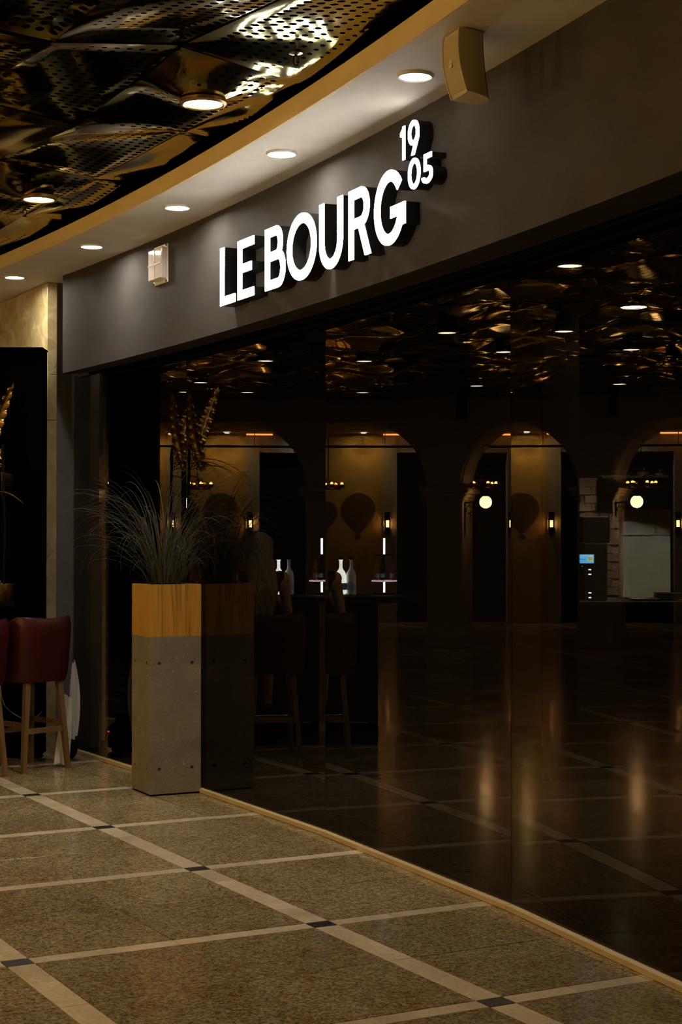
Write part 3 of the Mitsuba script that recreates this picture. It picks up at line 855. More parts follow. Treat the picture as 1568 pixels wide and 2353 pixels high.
# ---------------------------------------------------------------- the black bar, out of frame on the left but mirrored in the glass
def bar_pt(s, t, z): return arr([-.682 * s - .731 * t, -.731 * s + .682 * t, z])
BM = M([-.682, -.731, 0], [.731, -.682, 0], [0, 0, 1], [0, 0, 0])      # X = s, Y = -t
bar = thing('bar_counter', 'long black bar counter in front of the stools, mirrored in the glass', 'bar counter')
part(bar, 'counter_top', cham(1.25, .72, .04, .004, c=(-5.925, -9.46, 1.06)), 'satin_black', mat=BM)
part(bar, 'front_panel', cham(1.0, .40, 1.04, .004, c=(-6.03, -9.58, .52)), 'deep_black', mat=BM)
part(bar, 'kick_rail', tube([bar_pt(-6.5, 9.34, .16), bar_pt(-5.6, 9.34, .16)], .012), 'steel_dark')
# lit display tower with bottles
mat('led_white', pr((.8, .8, .8), .4))
tw = thing('bottle_tower', 'slim lit bottle tower with a round shelf on the bar, mirrored in the glass', 'display stand')
TB = arr([-3.365, 10.61, 1.081])
def tm(z=0): return M([1, 0, 0], [0, 1, 0], [0, 0, 1], TB + [0, 0, z])
part(tw, 'base', lathe([(.0005, 0), (.08, 0), (.08, .012), (.0005, .014)], 24), 'satin_black', smooth=40, mat=tm())
part(tw, 'shelf', lathe([(.0005, .095), (.095, .095), (.097, .100), (.095, .106), (.0005, .106)], 32), 'pink_acrylic', smooth=40, mat=tm(), emitter=emit([4.2, 3.5, 4.0], .05))
part(tw, 'upper_shelf', lathe([(.0005, .29), (.075, .29), (.077, .295), (.075, .298), (.0005, .298)], 32), 'satin_black', smooth=40, mat=tm())
part(tw, 'light_tube', tube([[0, 0, .014], [0, 0, .094]], .008, 10), 'led_white', mat=tm(), emitter=emit([24, 22, 24.5], .1))
part(tw, 'light_tube', tube([[0, 0, .30], [0, 0, .42]], .008, 10), 'led_white', mat=tm(), emitter=emit([24, 22, 24.5], .1))
part(tw, 'post', tube([[0, 0, .106], [0, 0, .29]], .006, 8), 'steel_dark', mat=tm())
mat('pink_acrylic', pr((.55, .42, .50), .3))
def bottle(pos, hgt, rad, bsdf, label, group=None, emitter=None):
    t = thing('bottle', label, 'bottle', group)
    m = M([1, 0, 0], [0, 1, 0], [0, 0, 1], pos)
    h, r = hgt, rad
    prof = [(.0005, 0), (r * .92, 0), (r, .008), (r, h * .50), (r * .93, h * .57), (r * .62, h * .64), (r * .36, h * .69), (r * .32, h * .74), (r * .32, h * .90), (r * .42, h * .905), (r * .42, h * .93)]
    part(t, 'glass_body', lathe(prof + [(.0005, h * .93)], 22), bsdf, smooth=35, mat=m, **({'emitter': emitter} if emitter else {}))
    part(t, 'cap', lathe([(.0005, h * .93), (r * .40, h * .93), (r * .40, h), (.0005, h)], 16), 'steel_dark', mat=m)
    part(t, 'paper_label', lathe([(r * 1.012, h * .12), (r * 1.012, h * .30)], 22), 'blue_label', smooth=True, mat=m)
mat('frost_glass', pr((.78, .80, .78), .4))
mat('dark_bottle', pr((.03, .018, .01), .1))
mat('pink_bottle', pr((.35, .06, .22), .12))
mat('amber_bottle', pr((.40, .14, .02), .12))
mat('blue_label', pr((.35, .50, .72), .6))
for x, b, lab in ((-.055, 'amber_bottle', 'amber bottle on the lit tower shelf'), (-.015, 'dark_bottle', 'dark bottle on the lit tower shelf'), (.06, 'pink_bottle', 'pink bottle at the edge of the lit tower shelf')):
    bottle(TB + arr([.653 * x, .757 * x, .1065]) * [-1, -1, 1] + arr([.757, -.653, 0]) * .045, .17, .017, b, lab, 'small bottles on the lit tower')
bottle([-3.153, 10.857, 1.081], .28, .038, 'frost_glass', 'tall frosted white bottle on the bar, lit look put in as emission', None, emit([9.5, 10, 9.5], .1))  # emission in the glass stands in for light falling on the bottle
bottle([-3.206, 10.80, 1.081], .28, .038, 'frost_glass', 'dim copy of the frosted bottle, added as its ghost reflection')  # extra bottle stands in for a mirrored ghost of its neighbour

# gold plant on the bar's end: one scalloped banana leaf and feather fronds
gp = thing('gold_plant', 'gilded metal palm with a scalloped upright leaf at the left edge of the photo', 'decorative plant')
GB = arr([-2.262, 11.0, 1.081])
gm_ = M([1, 0, 0], [0, 1, 0], [0, 0, 1], GB)
part(gp, 'pot', lathe([(.0005, 0), (.05, 0), (.07, .06), (.075, .11), (.066, .115), (.055, .10), (.0005, .10)], 24), 'gold_leaf', smooth=40, mat=gm_)
part(gp, 'stem', tube([[0, 0, .09], [.008, -.005, .5], [-.01, .0, .9], [-.012, 0, 1.05]], .010, 8), 'satin_black', smooth=True, mat=gm_)
def leaf(base, tip, width, nrib, side, bend=.05, thick=.003):
    """a leaf with a raised midrib and scalloped, ruffled edges"""
    base, tip = arr(base), arr(tip)
    N, Mw = nrib * 6, 9
    d = tip - base; L = np.linalg.norm(d); d /= L
    side = arr(side); side = side - d * (side @ d); side /= np.linalg.norm(side); nn = np.cross(d, side)
    G = np.zeros((N + 1, Mw, 3))
    for i in range(N + 1):
        s = i / N
        wd = width * (math.sin(math.pi * min(1, s * .93 + .07)) ** .6) * (1 - .25 * s)
        ruff = .78 + .22 * abs(math.sin(math.pi * s * nrib))
        for k in range(Mw):
            v = (k / (Mw - 1) - .5) * 2
            G[i, k] = base + d * L * s + nn * (bend * math.sin(math.pi * s) - .25 * wd * abs(v) + .012 * math.sin(2 * math.pi * s * nrib) * abs(v) ** 2) + side * v * wd * (ruff if abs(v) > .7 else .93)
    return cat([two_sided(G, thick), tube([base + d * L * s + nn * bend * math.sin(math.pi * s) for s in np.linspace(0, 1, 12)], np.linspace(.007, .002, 12), 6)])
part(gp, 'leaf', leaf([-.13, -.03, .90], [.071, -.06, 1.46], .055, 9, [.75, .5, -.2]), 'gold_leaf', smooth=35, mat=gm_)
part(gp, 'leaf', leaf([-.02, 0, .95], [-.30, -.05, 1.55], .06, 9, [.6, .7, .2]), 'gold_leaf', smooth=35, mat=gm_)
def frond(base, d, L, droop, n=15, ll=.10):
    base, d = arr(base), arr(d) / np.linalg.norm(d)
    ms, pts = [], []
    for i in range(n + 1):
        s = i / n
        pts.append(base + d * L * s + arr([0, 0, -droop * s * s]))
    ms.append(tube(pts, np.linspace(.004, .0015, n + 1), 5))
    sd = np.cross(d, [0, 0, 1]); sd /= np.linalg.norm(sd)
    for i in range(2, n + 1):
        for q in (-1, 1):
            tipv = (d * .75 + sd * q * .8 + arr([0, 0, -.25])); tipv /= np.linalg.norm(tipv)
            l_ = ll * math.sin(math.pi * (.15 + .8 * i / n)) + .02
            a = pts[i]; b = a + tipv * l_
            w = np.cross(tipv, [0, 0, 1]) * .0045
            ms.append(trimesh.Trimesh([a - w, a + w, (a + b) / 2 + w, (a + b) / 2 - w, b, a + [0, 0, .001]], [[0, 1, 2], [0, 2, 3], [3, 2, 4]], process=False))
    return cat(ms)
for b, d, L, dp in (([-.10, 0, .72], [.9, -.2, .35], .26, .16), ([-.02, 0, .98], [-.5, -.8, .2], .5, .30), ([-.02, 0, .95], [-.9, -.3, .3], .5, .32), ([0, 0, .9], [-.75, -.1, .6], .42, .3), ([-.02, 0, .9], [-.8, -.6, .5], .55, .4), ([-.02, 0, .86], [.2, -.9, .1], .28, .2)):
    part(gp, 'frond', frond(b, d, L, dp), 'gold_leaf', mat=gm_)
part(gp, 'leaf', leaf([-.13, -.02, .14], [-.075, -.05, .44], .06, 12, [.9, .2, 0], .03), 'gold_leaf', smooth=35, mat=gm_)

# ---------------------------------------------------------------- the woman on the second stool
mat('skin', pr((.52, .31, .20), .5))
mat('blonde_hair', pr(mikit.proc(lambda p, n, uv: mix((.17, .12, .06), (.29, .22, .12), noise(p.x * 260, p.y * 260, p.z * 12))), .45))
mat('black_dress', pr((.010, .010, .011), .8))
mat('shoe_black', pr((.012, .012, .012), .25))
def bones(lst, edge=.012, it=12):
    parts = []
    for a, ra, b, rb in lst:
        s1 = m3.Manifold.sphere(ra, 20).translate([float(x) for x in a]); s2 = m3.Manifold.sphere(rb, 20).translate([float(x) for x in b])
        parts.append(m3.Manifold.batch_hull([s1, s2]))
    m = m3.Manifold.batch_boolean(parts, m3.OpType.Add).refine_to_length(edge)
    t = unman(m); t.merge_vertices()
    trimesh.smoothing.filter_taubin(t, lamb=.5, nu=.53, iterations=it)
    return t
pw = thing('person', 'woman with long blonde hair in a black dress, seated at the bar', 'person')
# local frame: X right, Y forward to the bar, Z up; origin on the floor under the seat's middle
J = dict(pelvis=(0, .0, .80), waist=(0, .015, .98), chest=(0, .05, 1.14), neck=(0, .07, 1.27), headb=(0, .095, 1.34), headt=(0, .09, 1.43),
         shl=(-.155, .055, 1.22), shr=(.155, .055, 1.22), ell=(-.20, .11, .99), elr=(.20, .11, .99), wrl=(-.11, .335, 1.105), wrr=(.12, .335, 1.105),
         hil=(-.085, .02, .775), hir=(.085, .02, .775), knl=(-.075, .42, .745), knr=(.085, .42, .745), anl=(-.08, .30, .345), anr=(.07, .26, .36))
for k in J: J[k] = arr(J[k])
B = [(J['pelvis'], .115, J['waist'], .088), (J['waist'], .088, J['chest'], .105), (J['chest'], .10, J['neck'], .05), (J['neck'], .045, J['headb'], .048),
     (J['shl'], .048, J['shr'], .048), (J['chest'], .09, J['shl'], .05), (J['chest'], .09, J['shr'], .05)]
for s, sg in (('l', -1), ('r', 1)):
    B += [(J['sh' + s], .044, J['el' + s], .033), (J['el' + s], .032, J['wr' + s], .022), (J['hi' + s], .092, J['kn' + s], .056), (J['kn' + s], .053, (J['kn' + s] * .55 + J['an' + s] * .45) + [0, -.012, 0], .05),
          ((J['kn' + s] * .55 + J['an' + s] * .45) + [0, -.012, 0], .049, J['an' + s], .031), (J['an' + s], .032, J['an' + s] + [0, .09, -.065], .026), (J['an' + s], .03, J['an' + s] + [0, -.022, -.02], .028), (J['an' + s] + [0, .09, -.065], .026, J['an' + s] + [0, .135, -.078], .018)]
    # hand: palm and five fingers resting on the counter
    w = J['wr' + s]; palm = w + [-.01 * sg, .07, .0]
    B += [(w, .021, palm + [.018, 0, 0], .014), (w, .021, palm + [-.018, 0, 0], .014), (palm + [-.028, .0, 0], .0125, palm + [.028, .0, 0], .0125)]
    for q, ln in zip((-.031, -.011, .010, .030), (.058, .070, .075, .064) if sg > 0 else (.064, .075, .070, .058)):
        a = palm + [q, .004, 0]; b = a + [q * .12, ln * .55, .004]; c = b + [q * .08, ln * .42, -.012]
        B += [(a, .0092, b, .0084), (b, .0084, c, .0072)]
    a = w + [-.022 * sg, .025, 0]; b = a + [-.024 * sg, .026, -.004]; c = b + [-.006 * sg, .026, -.006]
    B += [(a, .0115, b, .0098), (b, .0098, c, .0082)]
# the head: skull, jaw, nose, ears
B += [(arr([0, .085, 1.445]), .082, arr([0, .10, 1.40]), .076), (arr([0, .10, 1.40]), .07, arr([0, .135, 1.345]), .034), (arr([0, .17, 1.405]), .012, arr([0, .186, 1.385]), .011),
      (arr([-.076, .085, 1.41]), .014, arr([-.078, .08, 1.385]), .011), (arr([.076, .085, 1.41]), .014, arr([.078, .08, 1.385]), .011)]
body = bones(B, .011, 10)
pm_ = st2.copy(); pm_[:3, 3] = st2[:3, 3] + arr([*(SX[:2] * .075), 0]) - SY * .035
part(pw, 'body', body, 'skin', smooth=True, mat=pm_)
for s in (-1, 1):
    part(pw, 'eye', ball(.0105, (s * .031, .163, 1.408), 2), 'white_enamel', smooth=True, mat=pm_)
part(pw, 'mouth', ball(.012, (0, .172, 1.358), 2, (1.7, .5, .45)), 'red_leather', smooth=True, mat=pm_)
D = [(J['pelvis'] + [0, 0, -.02], .128, J['waist'], .096), (J['waist'], .096, J['chest'], .113), (J['chest'], .110, J['neck'] + [0, -.01, -.06], .06), (J['chest'], .10, J['shl'] + [.02, 0, 0], .056), (J['chest'], .10, J['shr'] + [-.02, 0, 0], .056)]
for s in 'lr': D += [(J['hi' + s], .105, J['hi' + s] * .25 + J['kn' + s] * .75, .07), (J['hi' + s], .1, J['hi' + ('r' if s == 'l' else 'l')], .1)]
part(pw, 'dress', bones(D, .014, 8), 'black_dress', smooth=True, mat=pm_)
# hair: a cap over the skull and a long fall down the back, drawn into strands
hb = [(arr([0, .078, 1.450]), .094, arr([0, .060, 1.40]), .091), (arr([0, .045, 1.38]), .086, arr([0, -.02, 1.22]), .068)]
for x in (-.056, -.03, 0, .03, .056):
    hb += [(arr([x * .8, .0, 1.32]), .055, arr([x * 1.15, -.060, 1.14]), .045), (arr([x * 1.15, -.060, 1.14]), .045, arr([x * 1.05 + .008, -.085, .985 - .02 * abs(x) / .075]), .020)]
for s in (-1, 1): hb += [(arr([s * .068, .10, 1.41]), .026, arr([s * .080, .06, 1.25]), .024), (arr([s * .080, .06, 1.25]), .024, arr([s * .088, -.02, 1.12]), .016)]
hair = bones(hb, .009, 6)
vv = hair.vertices.copy(); nn_ = hair.vertex_normals
wave = meshkit.noise(np.column_stack([vv[:, 0] * 140 + 5 * np.sin(vv[:, 2] * 9), vv[:, 1] * 60, vv[:, 2] * 5]), 3)
face = (vv[:, 1] > .125) & (vv[:, 2] < 1.46) & (np.abs(vv[:, 0]) < .06)
hair.vertices = vv + nn_ * (wave[:, None] - .5) * .012 - arr([0, .03, 0]) * face[:, None]
part(pw, 'hair', hair, 'blonde_hair', smooth=True, mat=pm_)
for s in 'lr':
    a = J['an' + s]
    sh = bones([(a + [0, -.028, -.032], .030, a + [0, .07, -.068], .032), (a + [0, .07, -.072], .031, a + [0, .15, -.086], .016)], .008, 6)
    heel = tube([a + [0, -.040, -.035], a + [0, -.046, -.10], a + [0, -.046, -.135]], [.016, .007, .005], 8)
    k = part(pw, 'shoe', sh, 'shoe_black', smooth=True, mat=pm_)
    part(k, 'heel', heel, 'shoe_black', smooth=True, mat=pm_)

# ---------------------------------------------------------------- across the hall: arcade, globe lamp, ochre wall (seen mirrored)
VO = arr([6.16212, 2.82284]); FW = arr([-.7573, .6531]); RT = arr([-.6531, -.7573])
def far(a, D, z=0.0): return arr([*(VO + FW * D + RT * a), z])
mat('old_plaster', pr(mikit.proc(lambda p, n, uv: mix((.36, .31, .235), (.48, .42, .33), fbm(p.x * 2, p.y * 2, p.z * 2))), .75))
mat('ochre_wall', pr(mikit.proc(lambda p, n, uv: mix((.50, .34, .12), (.62, .44, .17), fbm(p.x * 2, p.y * 2, p.z * 2))), .8))
mat('balloon_paint', pr((.12, .085, .045), .8))
mat('far_grey', pr((.42, .40, .37), .7))
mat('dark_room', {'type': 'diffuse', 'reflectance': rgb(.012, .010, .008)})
PSI = math.radians(15)
ER = RT * math.cos(PSI) - FW * math.sin(PSI); EB = FW * math.cos(PSI) + RT * math.sin(PSI)
PC = far(1.665, 22.4)[:2]                       # the pillar's front right corner
AM = M([*ER, 0], [0, 0, 1], [*(-EB), 0], [*PC, 0])      # X right, Y up, Z to the hall
struct('wall_arcade')
PWD, SPAN, ZSP, ZTOP, THK = .50, 2.06, 2.2, 3.95, .75
x_l, x_r = -3 * (PWD + SPAN) - PWD, 3 * (PWD + SPAN)
wall = sbox(x_l, ZSP - .0, x_r, ZTOP)
for k in range(-3, 4):
    x0 = k * (PWD + SPAN)
    if k < 3: wall = wall.difference(affinity.scale(Point(x0 + SPAN / 2, ZSP).buffer(1, quad_segs=24), SPAN / 2, .93, origin=(x0 + SPAN / 2, ZSP)))
put('wall_arcade', prism(wall, THK, -THK), 'old_plaster', mat=AM)
for k in range(-3, 4):
    x1 = k * (PWD + SPAN); x0 = x1 - PWD
    xc = (x0 + x1) / 2
    part('wall_arcade', 'pillar', cham(PWD, 2.02, THK, .012, c=(xc, 1.01, -THK / 2)), 'old_plaster', mat=AM)
    part('wall_arcade', 'plinth', cham(PWD + .06, .22, THK + .06, .012, c=(xc, .11, -THK / 2)), 'old_plaster', mat=AM)
    part('wall_arcade', 'capital', cat([cham(PWD + .06, .05, THK + .06, .02, c=(xc, 2.045, -THK / 2)), cham(PWD + .12, .05, THK + .12, .02, c=(xc, 2.095, -THK / 2)), cham(PWD + .18, .08, THK + .18, .015, c=(xc, 2.16, -THK / 2))]), 'old_plaster', mat=AM)
    if k < 3:
        arcp = [(x1 + SPAN / 2 - (SPAN / 2 + .05) * math.cos(q), ZSP + .98 * math.sin(q)) for q in np.linspace(0, math.pi, 33)]
        part('wall_arcade', 'archivolt', tube([[x, y, .004] for x, y in arcp], .028, 8), 'old_plaster', smooth=40, mat=AM)
    for dx in (.42,):
        part('wall_arcade', 'corbel', cham(.09, .28, .16, .01, c=(x1 + .02, 3.27, .06)), 'dark_room', mat=AM)
part('wall_arcade', 'ledge', cham(x_r - x_l, .035, .05, .008, c=((x_l + x_r) / 2, 3.12, .02)), 'old_plaster', mat=AM)
def globe(k, label):
    t = thing('globe_lamp', label, 'wall lamp')
    x1 = k * (PWD + SPAN)
    c = arr([x1 + .30, 1.996, -.10])
    m = AM
    part(t, 'globe', ball(.086, c, 3), 'led_white', smooth=True, mat=m, emitter=emit(L_GLOBE, 1.0))
    part(t, 'cap', lathe([(.0005, .03), (.05, .02), (.06, 0), (.0005, 0)], 20), 'matt_black', smooth=30, mat=m @ M([1, 0, 0], [0, 0, 1], [0, 1, 0], c + [0, .078, 0]))
    sc = [[x1 + .20, 1.985, -.1], [x1 + .16, 1.93, -.1], [x1 + .10, 1.92, -.1], [x1 + .06, 1.96, -.1], [x1 + .03, 1.90, -.1], [x1 + .05, 1.83, -.1], [x1 + .10, 1.87, -.1]]
    part(t, 'bracket', cat([tube([[x1 + .012, 1.985, -.1], [x1 + .12, 1.99, -.1], [x1 + .216, 1.996, -.1]], .010), tube(sc, .008), tube([[x1 + .014, 2.00, -.1], [x1 + .014, 1.55, -.1]], .012)]), 'matt_black', mat=m)
    sp_ = [[x1 + .05 + .05 * (1 - q / 14) * math.cos(q * .8), 1.75 + .06 * (1 - q / 14) * math.sin(q * .8), -.1] for q in range(15)]
    part(t, 'scroll', tube(sp_, .006, 6), 'matt_black', mat=m)
globe(0, 'glowing white globe lamp on an iron scroll bracket at the arcade pillar')
globe(1, 'glowing white globe lamp on the next arcade pillar to the right')
globe(-1, 'glowing white globe lamp on the next arcade pillar to the left')
# back wall of the arcade with ochre field, pilasters, dark openings
struct('wall_far')
WM = M([*RT, 0], [0, 0, 1], [*(-FW), 0], far(0, 29.3))
put('wall_far', cham(16, 4.2, .1, .002, c=(.5, 2.1, -.35)), 'dark_room', mat=WM)
struct('ceiling_arcade')
put('ceiling_arcade', cham(16, .05, 5.6, .002, c=(.5, 3.40, 2.6)), 'old_plaster', mat=WM)
for a0, a1 in ((-1.55, .747), (3.35, 5.4), (-6.2, -3.4)):
    part('wall_far', 'ochre_field', cham(a1 - a0, 3.38, .25, .004, c=((a0 + a1) / 2, 1.69, -.125)), 'ochre_wall', mat=WM)
for a in (.875, 3.10, -1.7, -3.2):
    part('wall_far', 'pilaster', cham(.25, 3.38, .32, .006, c=(a, 1.69, -.12)), 'far_grey', mat=WM)
for a0, a1 in ((1.0, 2.975), (-3.075, -1.825)):
    part('wall_far', 'lintel', cham(a1 - a0, .34, .26, .006, c=((a0 + a1) / 2, 3.20, -.13)), 'far_grey', mat=WM)
def balloon(a, z, s, label):
    t = thing('painted_balloon', label, 'wall painting')
    pts = []
    for q in np.linspace(-.5 * math.pi, 1.5 * math.pi, 48, endpoint=False):
        x, y = math.cos(q), math.sin(q)
        if y < 0: x *= (1 - .62 * (-y) ** 1.6); y *= 1.28
        pts.append((x, y))
    part(t, 'envelope', prism(affinity.scale(Polygon(pts), s, s, origin=(0, 0)), .006), 'balloon_paint', mat=WM @ M([1, 0, 0], [0, 1, 0], [0, 0, 1], [a, z, .001]))
    part(t, 'basket', cham(.10 * s / .3, .06 * s / .3, .008, .002), 'balloon_paint', mat=WM @ M([1, 0, 0], [0, 1, 0], [0, 0, 1], [a, z - 1.48 * s, .005]))
balloon(.31, 2.0, .31, 'large dark hot-air balloon painted on the ochre wall, mirrored in the glass')
balloon(-.28, 1.95, .22, 'smaller dark hot-air balloon painted left of the large one')
def sconce(a, label):
    t = thing('wall_sconce', label, 'wall lamp', 'tube sconces on the grey pilasters')
    m = WM @ M([1, 0, 0], [0, 1, 0], [0, 0, 1], [a, 0, .04])
    part(t, 'backplate', cham(.09, .40, .02, .004, c=(0, 1.77, .01)), 'matt_black', mat=m)
    part(t, 'tube', tube([[0, 1.70, .07], [0, 1.82, .07]], .026, 12), 'led_white', mat=m, emitter=emit([90, 39, 9], .15))
    for y in (1.845, 1.675): part(t, 'cap', cham(.07, .05, .09, .004, c=(0, y, .06)), 'matt_black', mat=m)
sconce(.83, 'amber tube sconce on the pilaster beside the painted balloon')
sconce(3.03, 'amber tube sconce on the pilaster farther to the right')
sconce(-1.72, 'amber tube sconce on the pilaster left of the painted balloons')
def led_strip(a0, a1, label):
    t = thing('light_strip', label, 'light strip')
    part(t, 'diffuser', cham(a1 - a0, .03, .03, .004, c=((a0 + a1) / 2, 3.345, .22)), 'led_white', mat=WM, emitter=emit([21.0, 6.2, 1.1], .1))
    part(t, 'channel', cham(a1 - a0 + .02, .012, .05, .002, c=((a0 + a1) / 2, 3.367, .22)), 'steel_dark', mat=WM)
led_strip(.75, 1.22, 'short orange light strip under the arcade ceiling beside the ochre wall')
led_strip(2.72, 3.6, 'longer orange light strip under the arcade ceiling farther right')
def spot(a, L, label):
    t = thing('wall_spot', label, 'ceiling light', 'wall-washing spots of the arcade')
    m = WM @ M([1, 0, 0], [0, 0, 1], [0, 1, 0], [a, 3.372, .34])
    part(t, 'lens', moved(trimesh.creation.cylinder(radius=.055, height=.008, sections=20), M([1, 0, 0], [0, 1, 0], [0, 0, 1], [0, 0, -.008])), 'led_white', mat=m, emitter=emit(L, 5.0))
    part(t, 'ring', lathe([(.056, -.004), (.056, -.016), (.072, -.012), (.074, 0)], 20), 'matt_black', mat=m)
spot(.40, [900, 580, 200], 'small bright spot in the arcade ceiling washing the ochre wall')
spot(1.9, [620, 560, 440], 'small spot in the arcade ceiling over the dark opening')
rl = thing('curtain_rail', 'long thin black rail hung across the arcade under its ceiling', 'rail')
part(rl, 'bar', tube([far(-4.5, 26, 2.955), far(5.5, 26, 2.955)], .018), 'matt_black')
for a in (-3.5, -1.4, .7, 2.8, 4.9): part(rl, 'hanger', tube([far(a, 26, 2.95), far(a, 26, 3.38)], .005, 6), 'matt_black')
def chandelier(pos, label, seed):
    t = thing('chandelier', label, 'chandelier')
    r = np.random.default_rng(seed)
    p = arr(pos)
    part(t, 'rod', tube([p + [0, 0, .1], arr([p[0], p[1], 3.37])], .008, 6), 'matt_black')
    part(t, 'ring', tube([p + [.22 * math.cos(q), .22 * math.sin(q), -.05] for q in np.linspace(0, 2 * math.pi, 29)], .01, 6), 'bronze_ring')
    for q in range(6):
        a = q * math.pi / 3 + r.uniform(-.2, .2)
        e = p + [.22 * math.cos(a), .22 * math.sin(a), .0]
        part(t, 'arm', tube([p + [0, 0, .1], p + [.12 * math.cos(a), .12 * math.sin(a), .02], e + [0, 0, -.05]], .006, 6), 'bronze_ring')
        k = part(t, 'shade', lathe([(.035, .0), (.05, .06), (.046, .06), (.032, .0)], 12), 'bronze_ring', mat=M([1, 0, 0], [0, 1, 0], [0, 0, 1], e + [0, 0, -.04]))
        part(t, 'bulb', ball(.026, e + [0, 0, .03], 1), 'led_white', emitter=emit([52, 16, 3.0], .02))
chandelier(far(2.22, 25.8, 2.34), 'bronze chandelier with amber bulbs behind the right arch', 1)
chandelier(far(-.2, 26.2, 2.34), 'bronze chandelier with amber bulbs behind the left arch', 2)
# plain end walls far off, so that the hall is closed
struct('wall_back')
put('wall_back', cham(24, 4.0, .1, .002, c=(0, 1.9, 0)), 'old_plaster', mat=M([1, 0, 0], [0, 0, 1], [0, -1, 0], [-8, -3.5, 0]))

# ---------------------------------------------------------------- inside the shop, seen through the dark glass
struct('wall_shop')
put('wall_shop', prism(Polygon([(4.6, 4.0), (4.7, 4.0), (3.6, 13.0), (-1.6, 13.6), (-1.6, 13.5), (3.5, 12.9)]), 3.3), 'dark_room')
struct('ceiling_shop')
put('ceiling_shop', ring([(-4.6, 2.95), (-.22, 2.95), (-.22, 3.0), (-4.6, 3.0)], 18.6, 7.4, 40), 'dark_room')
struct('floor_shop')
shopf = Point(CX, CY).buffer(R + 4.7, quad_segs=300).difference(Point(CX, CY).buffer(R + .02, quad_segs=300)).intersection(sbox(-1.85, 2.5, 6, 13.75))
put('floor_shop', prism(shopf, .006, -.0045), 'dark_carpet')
YS = 10.4
def sh(px, py, y=YS): return arr([(px - 784) / FOCAL * y, y, EYE + (1237 - py) / FOCAL * y])
# back counter with kitchen things
kc = thing('back_counter', 'dark counter inside the shop behind the glass', 'counter')
part(kc, 'top', cham(.95, .5, .03, .004, c=(1.86, YS + .02, 1.095)), 'satin_black')
part(kc, 'front', cham(.9, .42, 1.06, .004, c=(1.86, YS + .04, .548)), 'matt_black')
fg = thing('refrigerator', 'tall pale refrigerator door behind the glass at the right edge', 'refrigerator')
mat('fridge_white', pr((.72, .65, .53), .6, specular=.2))
FM = M([.985, .17, 0], [-.17, .985, 0], [0, 0, 1], [2.04, YS + .55, 0])
part(fg, 'body', cham(.335, .3, .60, .006, c=(0, .16, 1.395)), 'fridge_white', mat=FM)
part(fg, 'upper_door', cham(.333, .03, .175, .004, c=(0, 0, 1.606)), 'fridge_white', mat=FM)
part(fg, 'lower_door', cham(.333, .03, .412, .004, c=(0, 0, 1.310)), 'fridge_white', mat=FM)
part(fg, 'handle', cham(.012, .02, .05, .003, c=(.06, -.022, 1.565)), 'steel', mat=FM)
dsh = thing('plate_stack', 'stack of dark plates on the counter before the refrigerator', 'plates')
for q in range(4):
    part(dsh, 'plate', lathe([(.0005, 0), (.05, 0), (.085, .010), (.084, .013), (.05, .005), (.0005, .004)], 24), 'satin_black', smooth=30, mat=M([1, 0, 0], [0, 1, 0], [0, 0, 1], [2.06, YS - .05, 1.111 + q * .011]))
pn = thing('serving_tray', 'flat pale oval tray on the counter beside the plate stack', 'tray')
part(pn, 'dish', lathe([(.0005, 0), (.07, 0), (.10, .012), (.098, .015), (.07, .005), (.0005, .004)], 24), 'white_enamel', smooth=30, mat=M([1, 0, 0], [0, .7, 0], [0, 0, 1], [1.90, YS - .12, 1.111]))
# coffee machine with a lit blue display
cf = thing('coffee_machine', 'dark coffee machine with a small lit blue screen inside the shop', 'coffee machine')
c_x = sh(1360, 1300)[0]
part(cf, 'body', cham(.15, .22, .36, .006, c=(c_x + .008, YS, 1.29)), 'satin_black')
part(cf, 'hopper', cham(.175, .22, .165, .006, c=(c_x + .012, YS, 1.488 + .067)), 'matt_black')
sc_ = sh(1348, 1284, YS - .112)
part(cf, 'screen', cham(.095, .004, .055, .001, c=(sc_[0], YS - .112, sc_[2])), 'led_white', emitter=emit([.18, 1.0, 2.0], .05))
part(cf, 'screen_icon', cham(.032, .003, .032, .001, c=(sc_[0] + .024, YS - .115, sc_[2])), 'led_white', emitter=emit([1.0, 1.0, .3], .03))
part(cf, 'screen_lines', cat([cham(.024, .002, .003, .0005, c=(sc_[0] + .024, YS - .117, sc_[2] + .004 - q * .009)) for q in range(2)] + [cham(.045, .002, .002, .0005, c=(sc_[0] - .02, YS - .117, sc_[2] - .002))]), 'steel_dark')
for y in (1309, 1319.5, 1362, 1373):
    b = sh(1356, y, YS - .113)
    part(cf, 'button', cham(.018, .004, .007, .0015, c=(b[0], YS - .113, b[2])), 'led_white', emitter=emit([3.0, 3.1, 4.0], .03))
b = sh(1338.5, 1301, YS - .113)
part(cf, 'status_light', cham(.005, .003, .003, .001, c=(b[0], YS - .113, b[2])), 'led_white', emitter=emit([.05, 1.0, .2], .05))
# tiled wall behind the machine
struct('wall_kitchen')
mat('wall_tile', pr((.045, .035, .027), .4))
mat('tile_grout', pr((.04, .032, .026), .8))
x0k, x1k = sh(1328, 0, YS + .5)[0], sh(1424, 0, YS + .5)[0]
zk0, zk1 = 1.12, sh(0, 1098, YS + .5)[2]
put('wall_kitchen', cham(x1k - x0k, .06, zk1 - .9, .002, c=((x0k + x1k) / 2, YS + .53, (zk1 + .9) / 2)), 'tile_grout')
row = 0
tile_ply = mikit.ply(cham(.088, .012, .052, .002), 'wall_tile')
z = zk0 + .03
while z < zk1 - .02:
    x = x0k + .046 + (.0455 if row % 2 else 0)
    while x < x1k - .03:
        part('wall_kitchen', 'tile', tile_ply, 'wall_tile', mat=M([1, 0, 0], [0, 1, 0], [0, 0, 1], [x, YS + .497 - rng.uniform(0, .002), z]))
        x += .0915
    z += .0555; row += 1
struct('wall_partition')
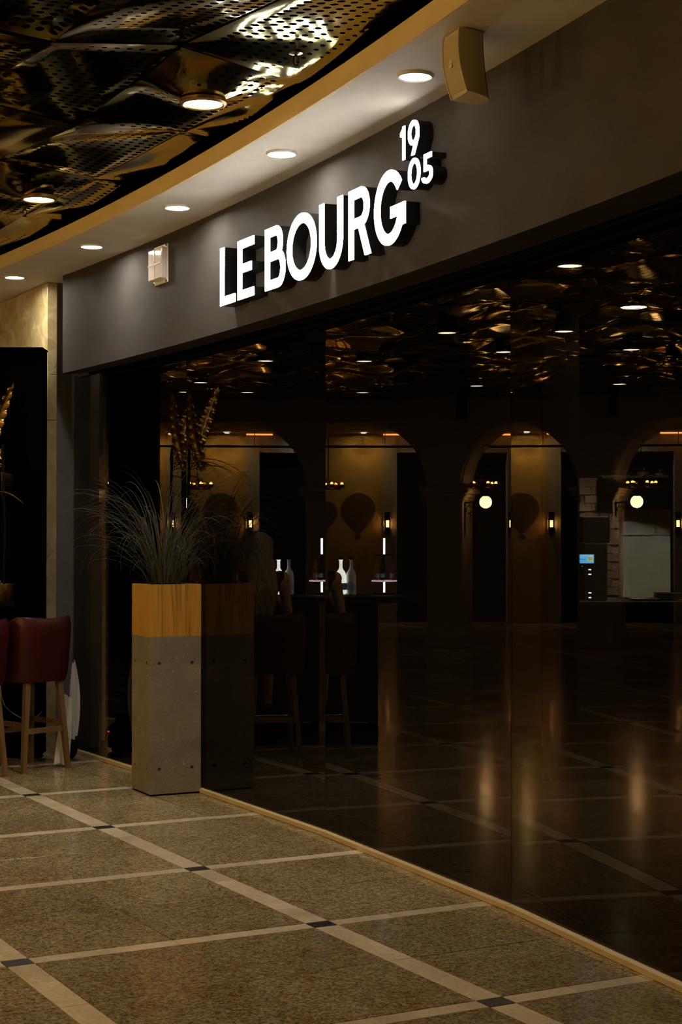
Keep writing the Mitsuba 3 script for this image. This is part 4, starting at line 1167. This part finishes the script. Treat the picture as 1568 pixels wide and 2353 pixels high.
put('wall_partition', prism(Polygon([(sh(1246, 0, YS - .2)[0], YS - .25), (sh(1330, 0, YS - .2)[0], YS - .25), (sh(1330, 0, YS - .2)[0], YS - .15), (sh(1246, 0, YS - .2)[0], YS - .15)]), 2.94), 'deep_black')
mat('deep_black', {'type': 'diffuse', 'reflectance': rgb(.0012, .0012, .0012)})
ph = thing('pan_shelf', 'dark shelf above the refrigerator with shining pans', 'shelf')
part(ph, 'board', cham(.44, .3, .02, .003, c=(sh(1450, 0, YS + .5)[0], YS + .48, sh(0, 1098, YS + .5)[2])), 'matt_black')
for q, (px, r_, b) in enumerate(((1478, .045, 'copper'), (1515, .03, 'bright_steel'))):
    t = thing('pan', ('copper pan' if q == 0 else 'steel pan') + ' on the shelf above the refrigerator', 'pan')
    p = sh(px, 1090, YS + .42)
    part(t, 'bowl', lathe([(.0005, 0), (r_ * .6, 0), (r_, r_ * .55), (r_ * .96, r_ * .55), (r_ * .55, .005), (.0005, .005)], 24), b, smooth=40, mat=M([1, 0, 0], [0, 1, 0], [0, 0, 1], [p[0], YS + .40, sh(0, 1098, YS + .5)[2] + .0105]))
    part(t, 'handle', tube([[p[0], YS + .40 - r_, sh(0, 1098, YS + .5)[2] + .01 + r_ * .45], [p[0] - .02, YS + .30 - r_, sh(0, 1098, YS + .5)[2] + .03 + r_ * .45]], .004, 6), b)
mat('copper', pr((.62, .36, .17), .35, metallic=.3))
mat('bright_steel', pr((.62, .60, .54), .35, metallic=.3))
kl = thing('added_kitchen_lamp', 'unseen lamp added under the shop ceiling to light the refrigerator', 'ceiling light')  # added lamp, out of sight, brightens the refrigerator front
part(kl, 'lens', trimesh.creation.cylinder(radius=.08, height=.01, sections=24), 'led_white', mat=M([1, 0, 0], [0, 1, 0], [0, 0, 1], [1.80, YS - .35, 2.93]), emitter=emit([1900, 1520, 1000], 3.0))
part(kl, 'housing', lathe([(.081, -.012), (.1, -.005), (.1, .018), (.0005, .018)], 24), 'matt_black', mat=M([1, 0, 0], [0, 1, 0], [0, 0, 1], [1.80, YS - .35, 2.93]))
# small box with a red standby light behind the left pane
sb_ = thing('standby_box', 'small black box with a red standby light behind the leftmost glass pane', 'device')
part(sb_, 'case', cham(.16, .12, .26, .005, c=(-1.50, 11.55, .13)), 'matt_black')
rp = arr([(251 - 784) / FOCAL * 11.487, 11.487, EYE + (1237 - 1680) / FOCAL * 11.487])
part(sb_, 'standby_light', ball(.006, rp, 1), 'led_white', emitter=emit([3.0, .05, .08], .05))
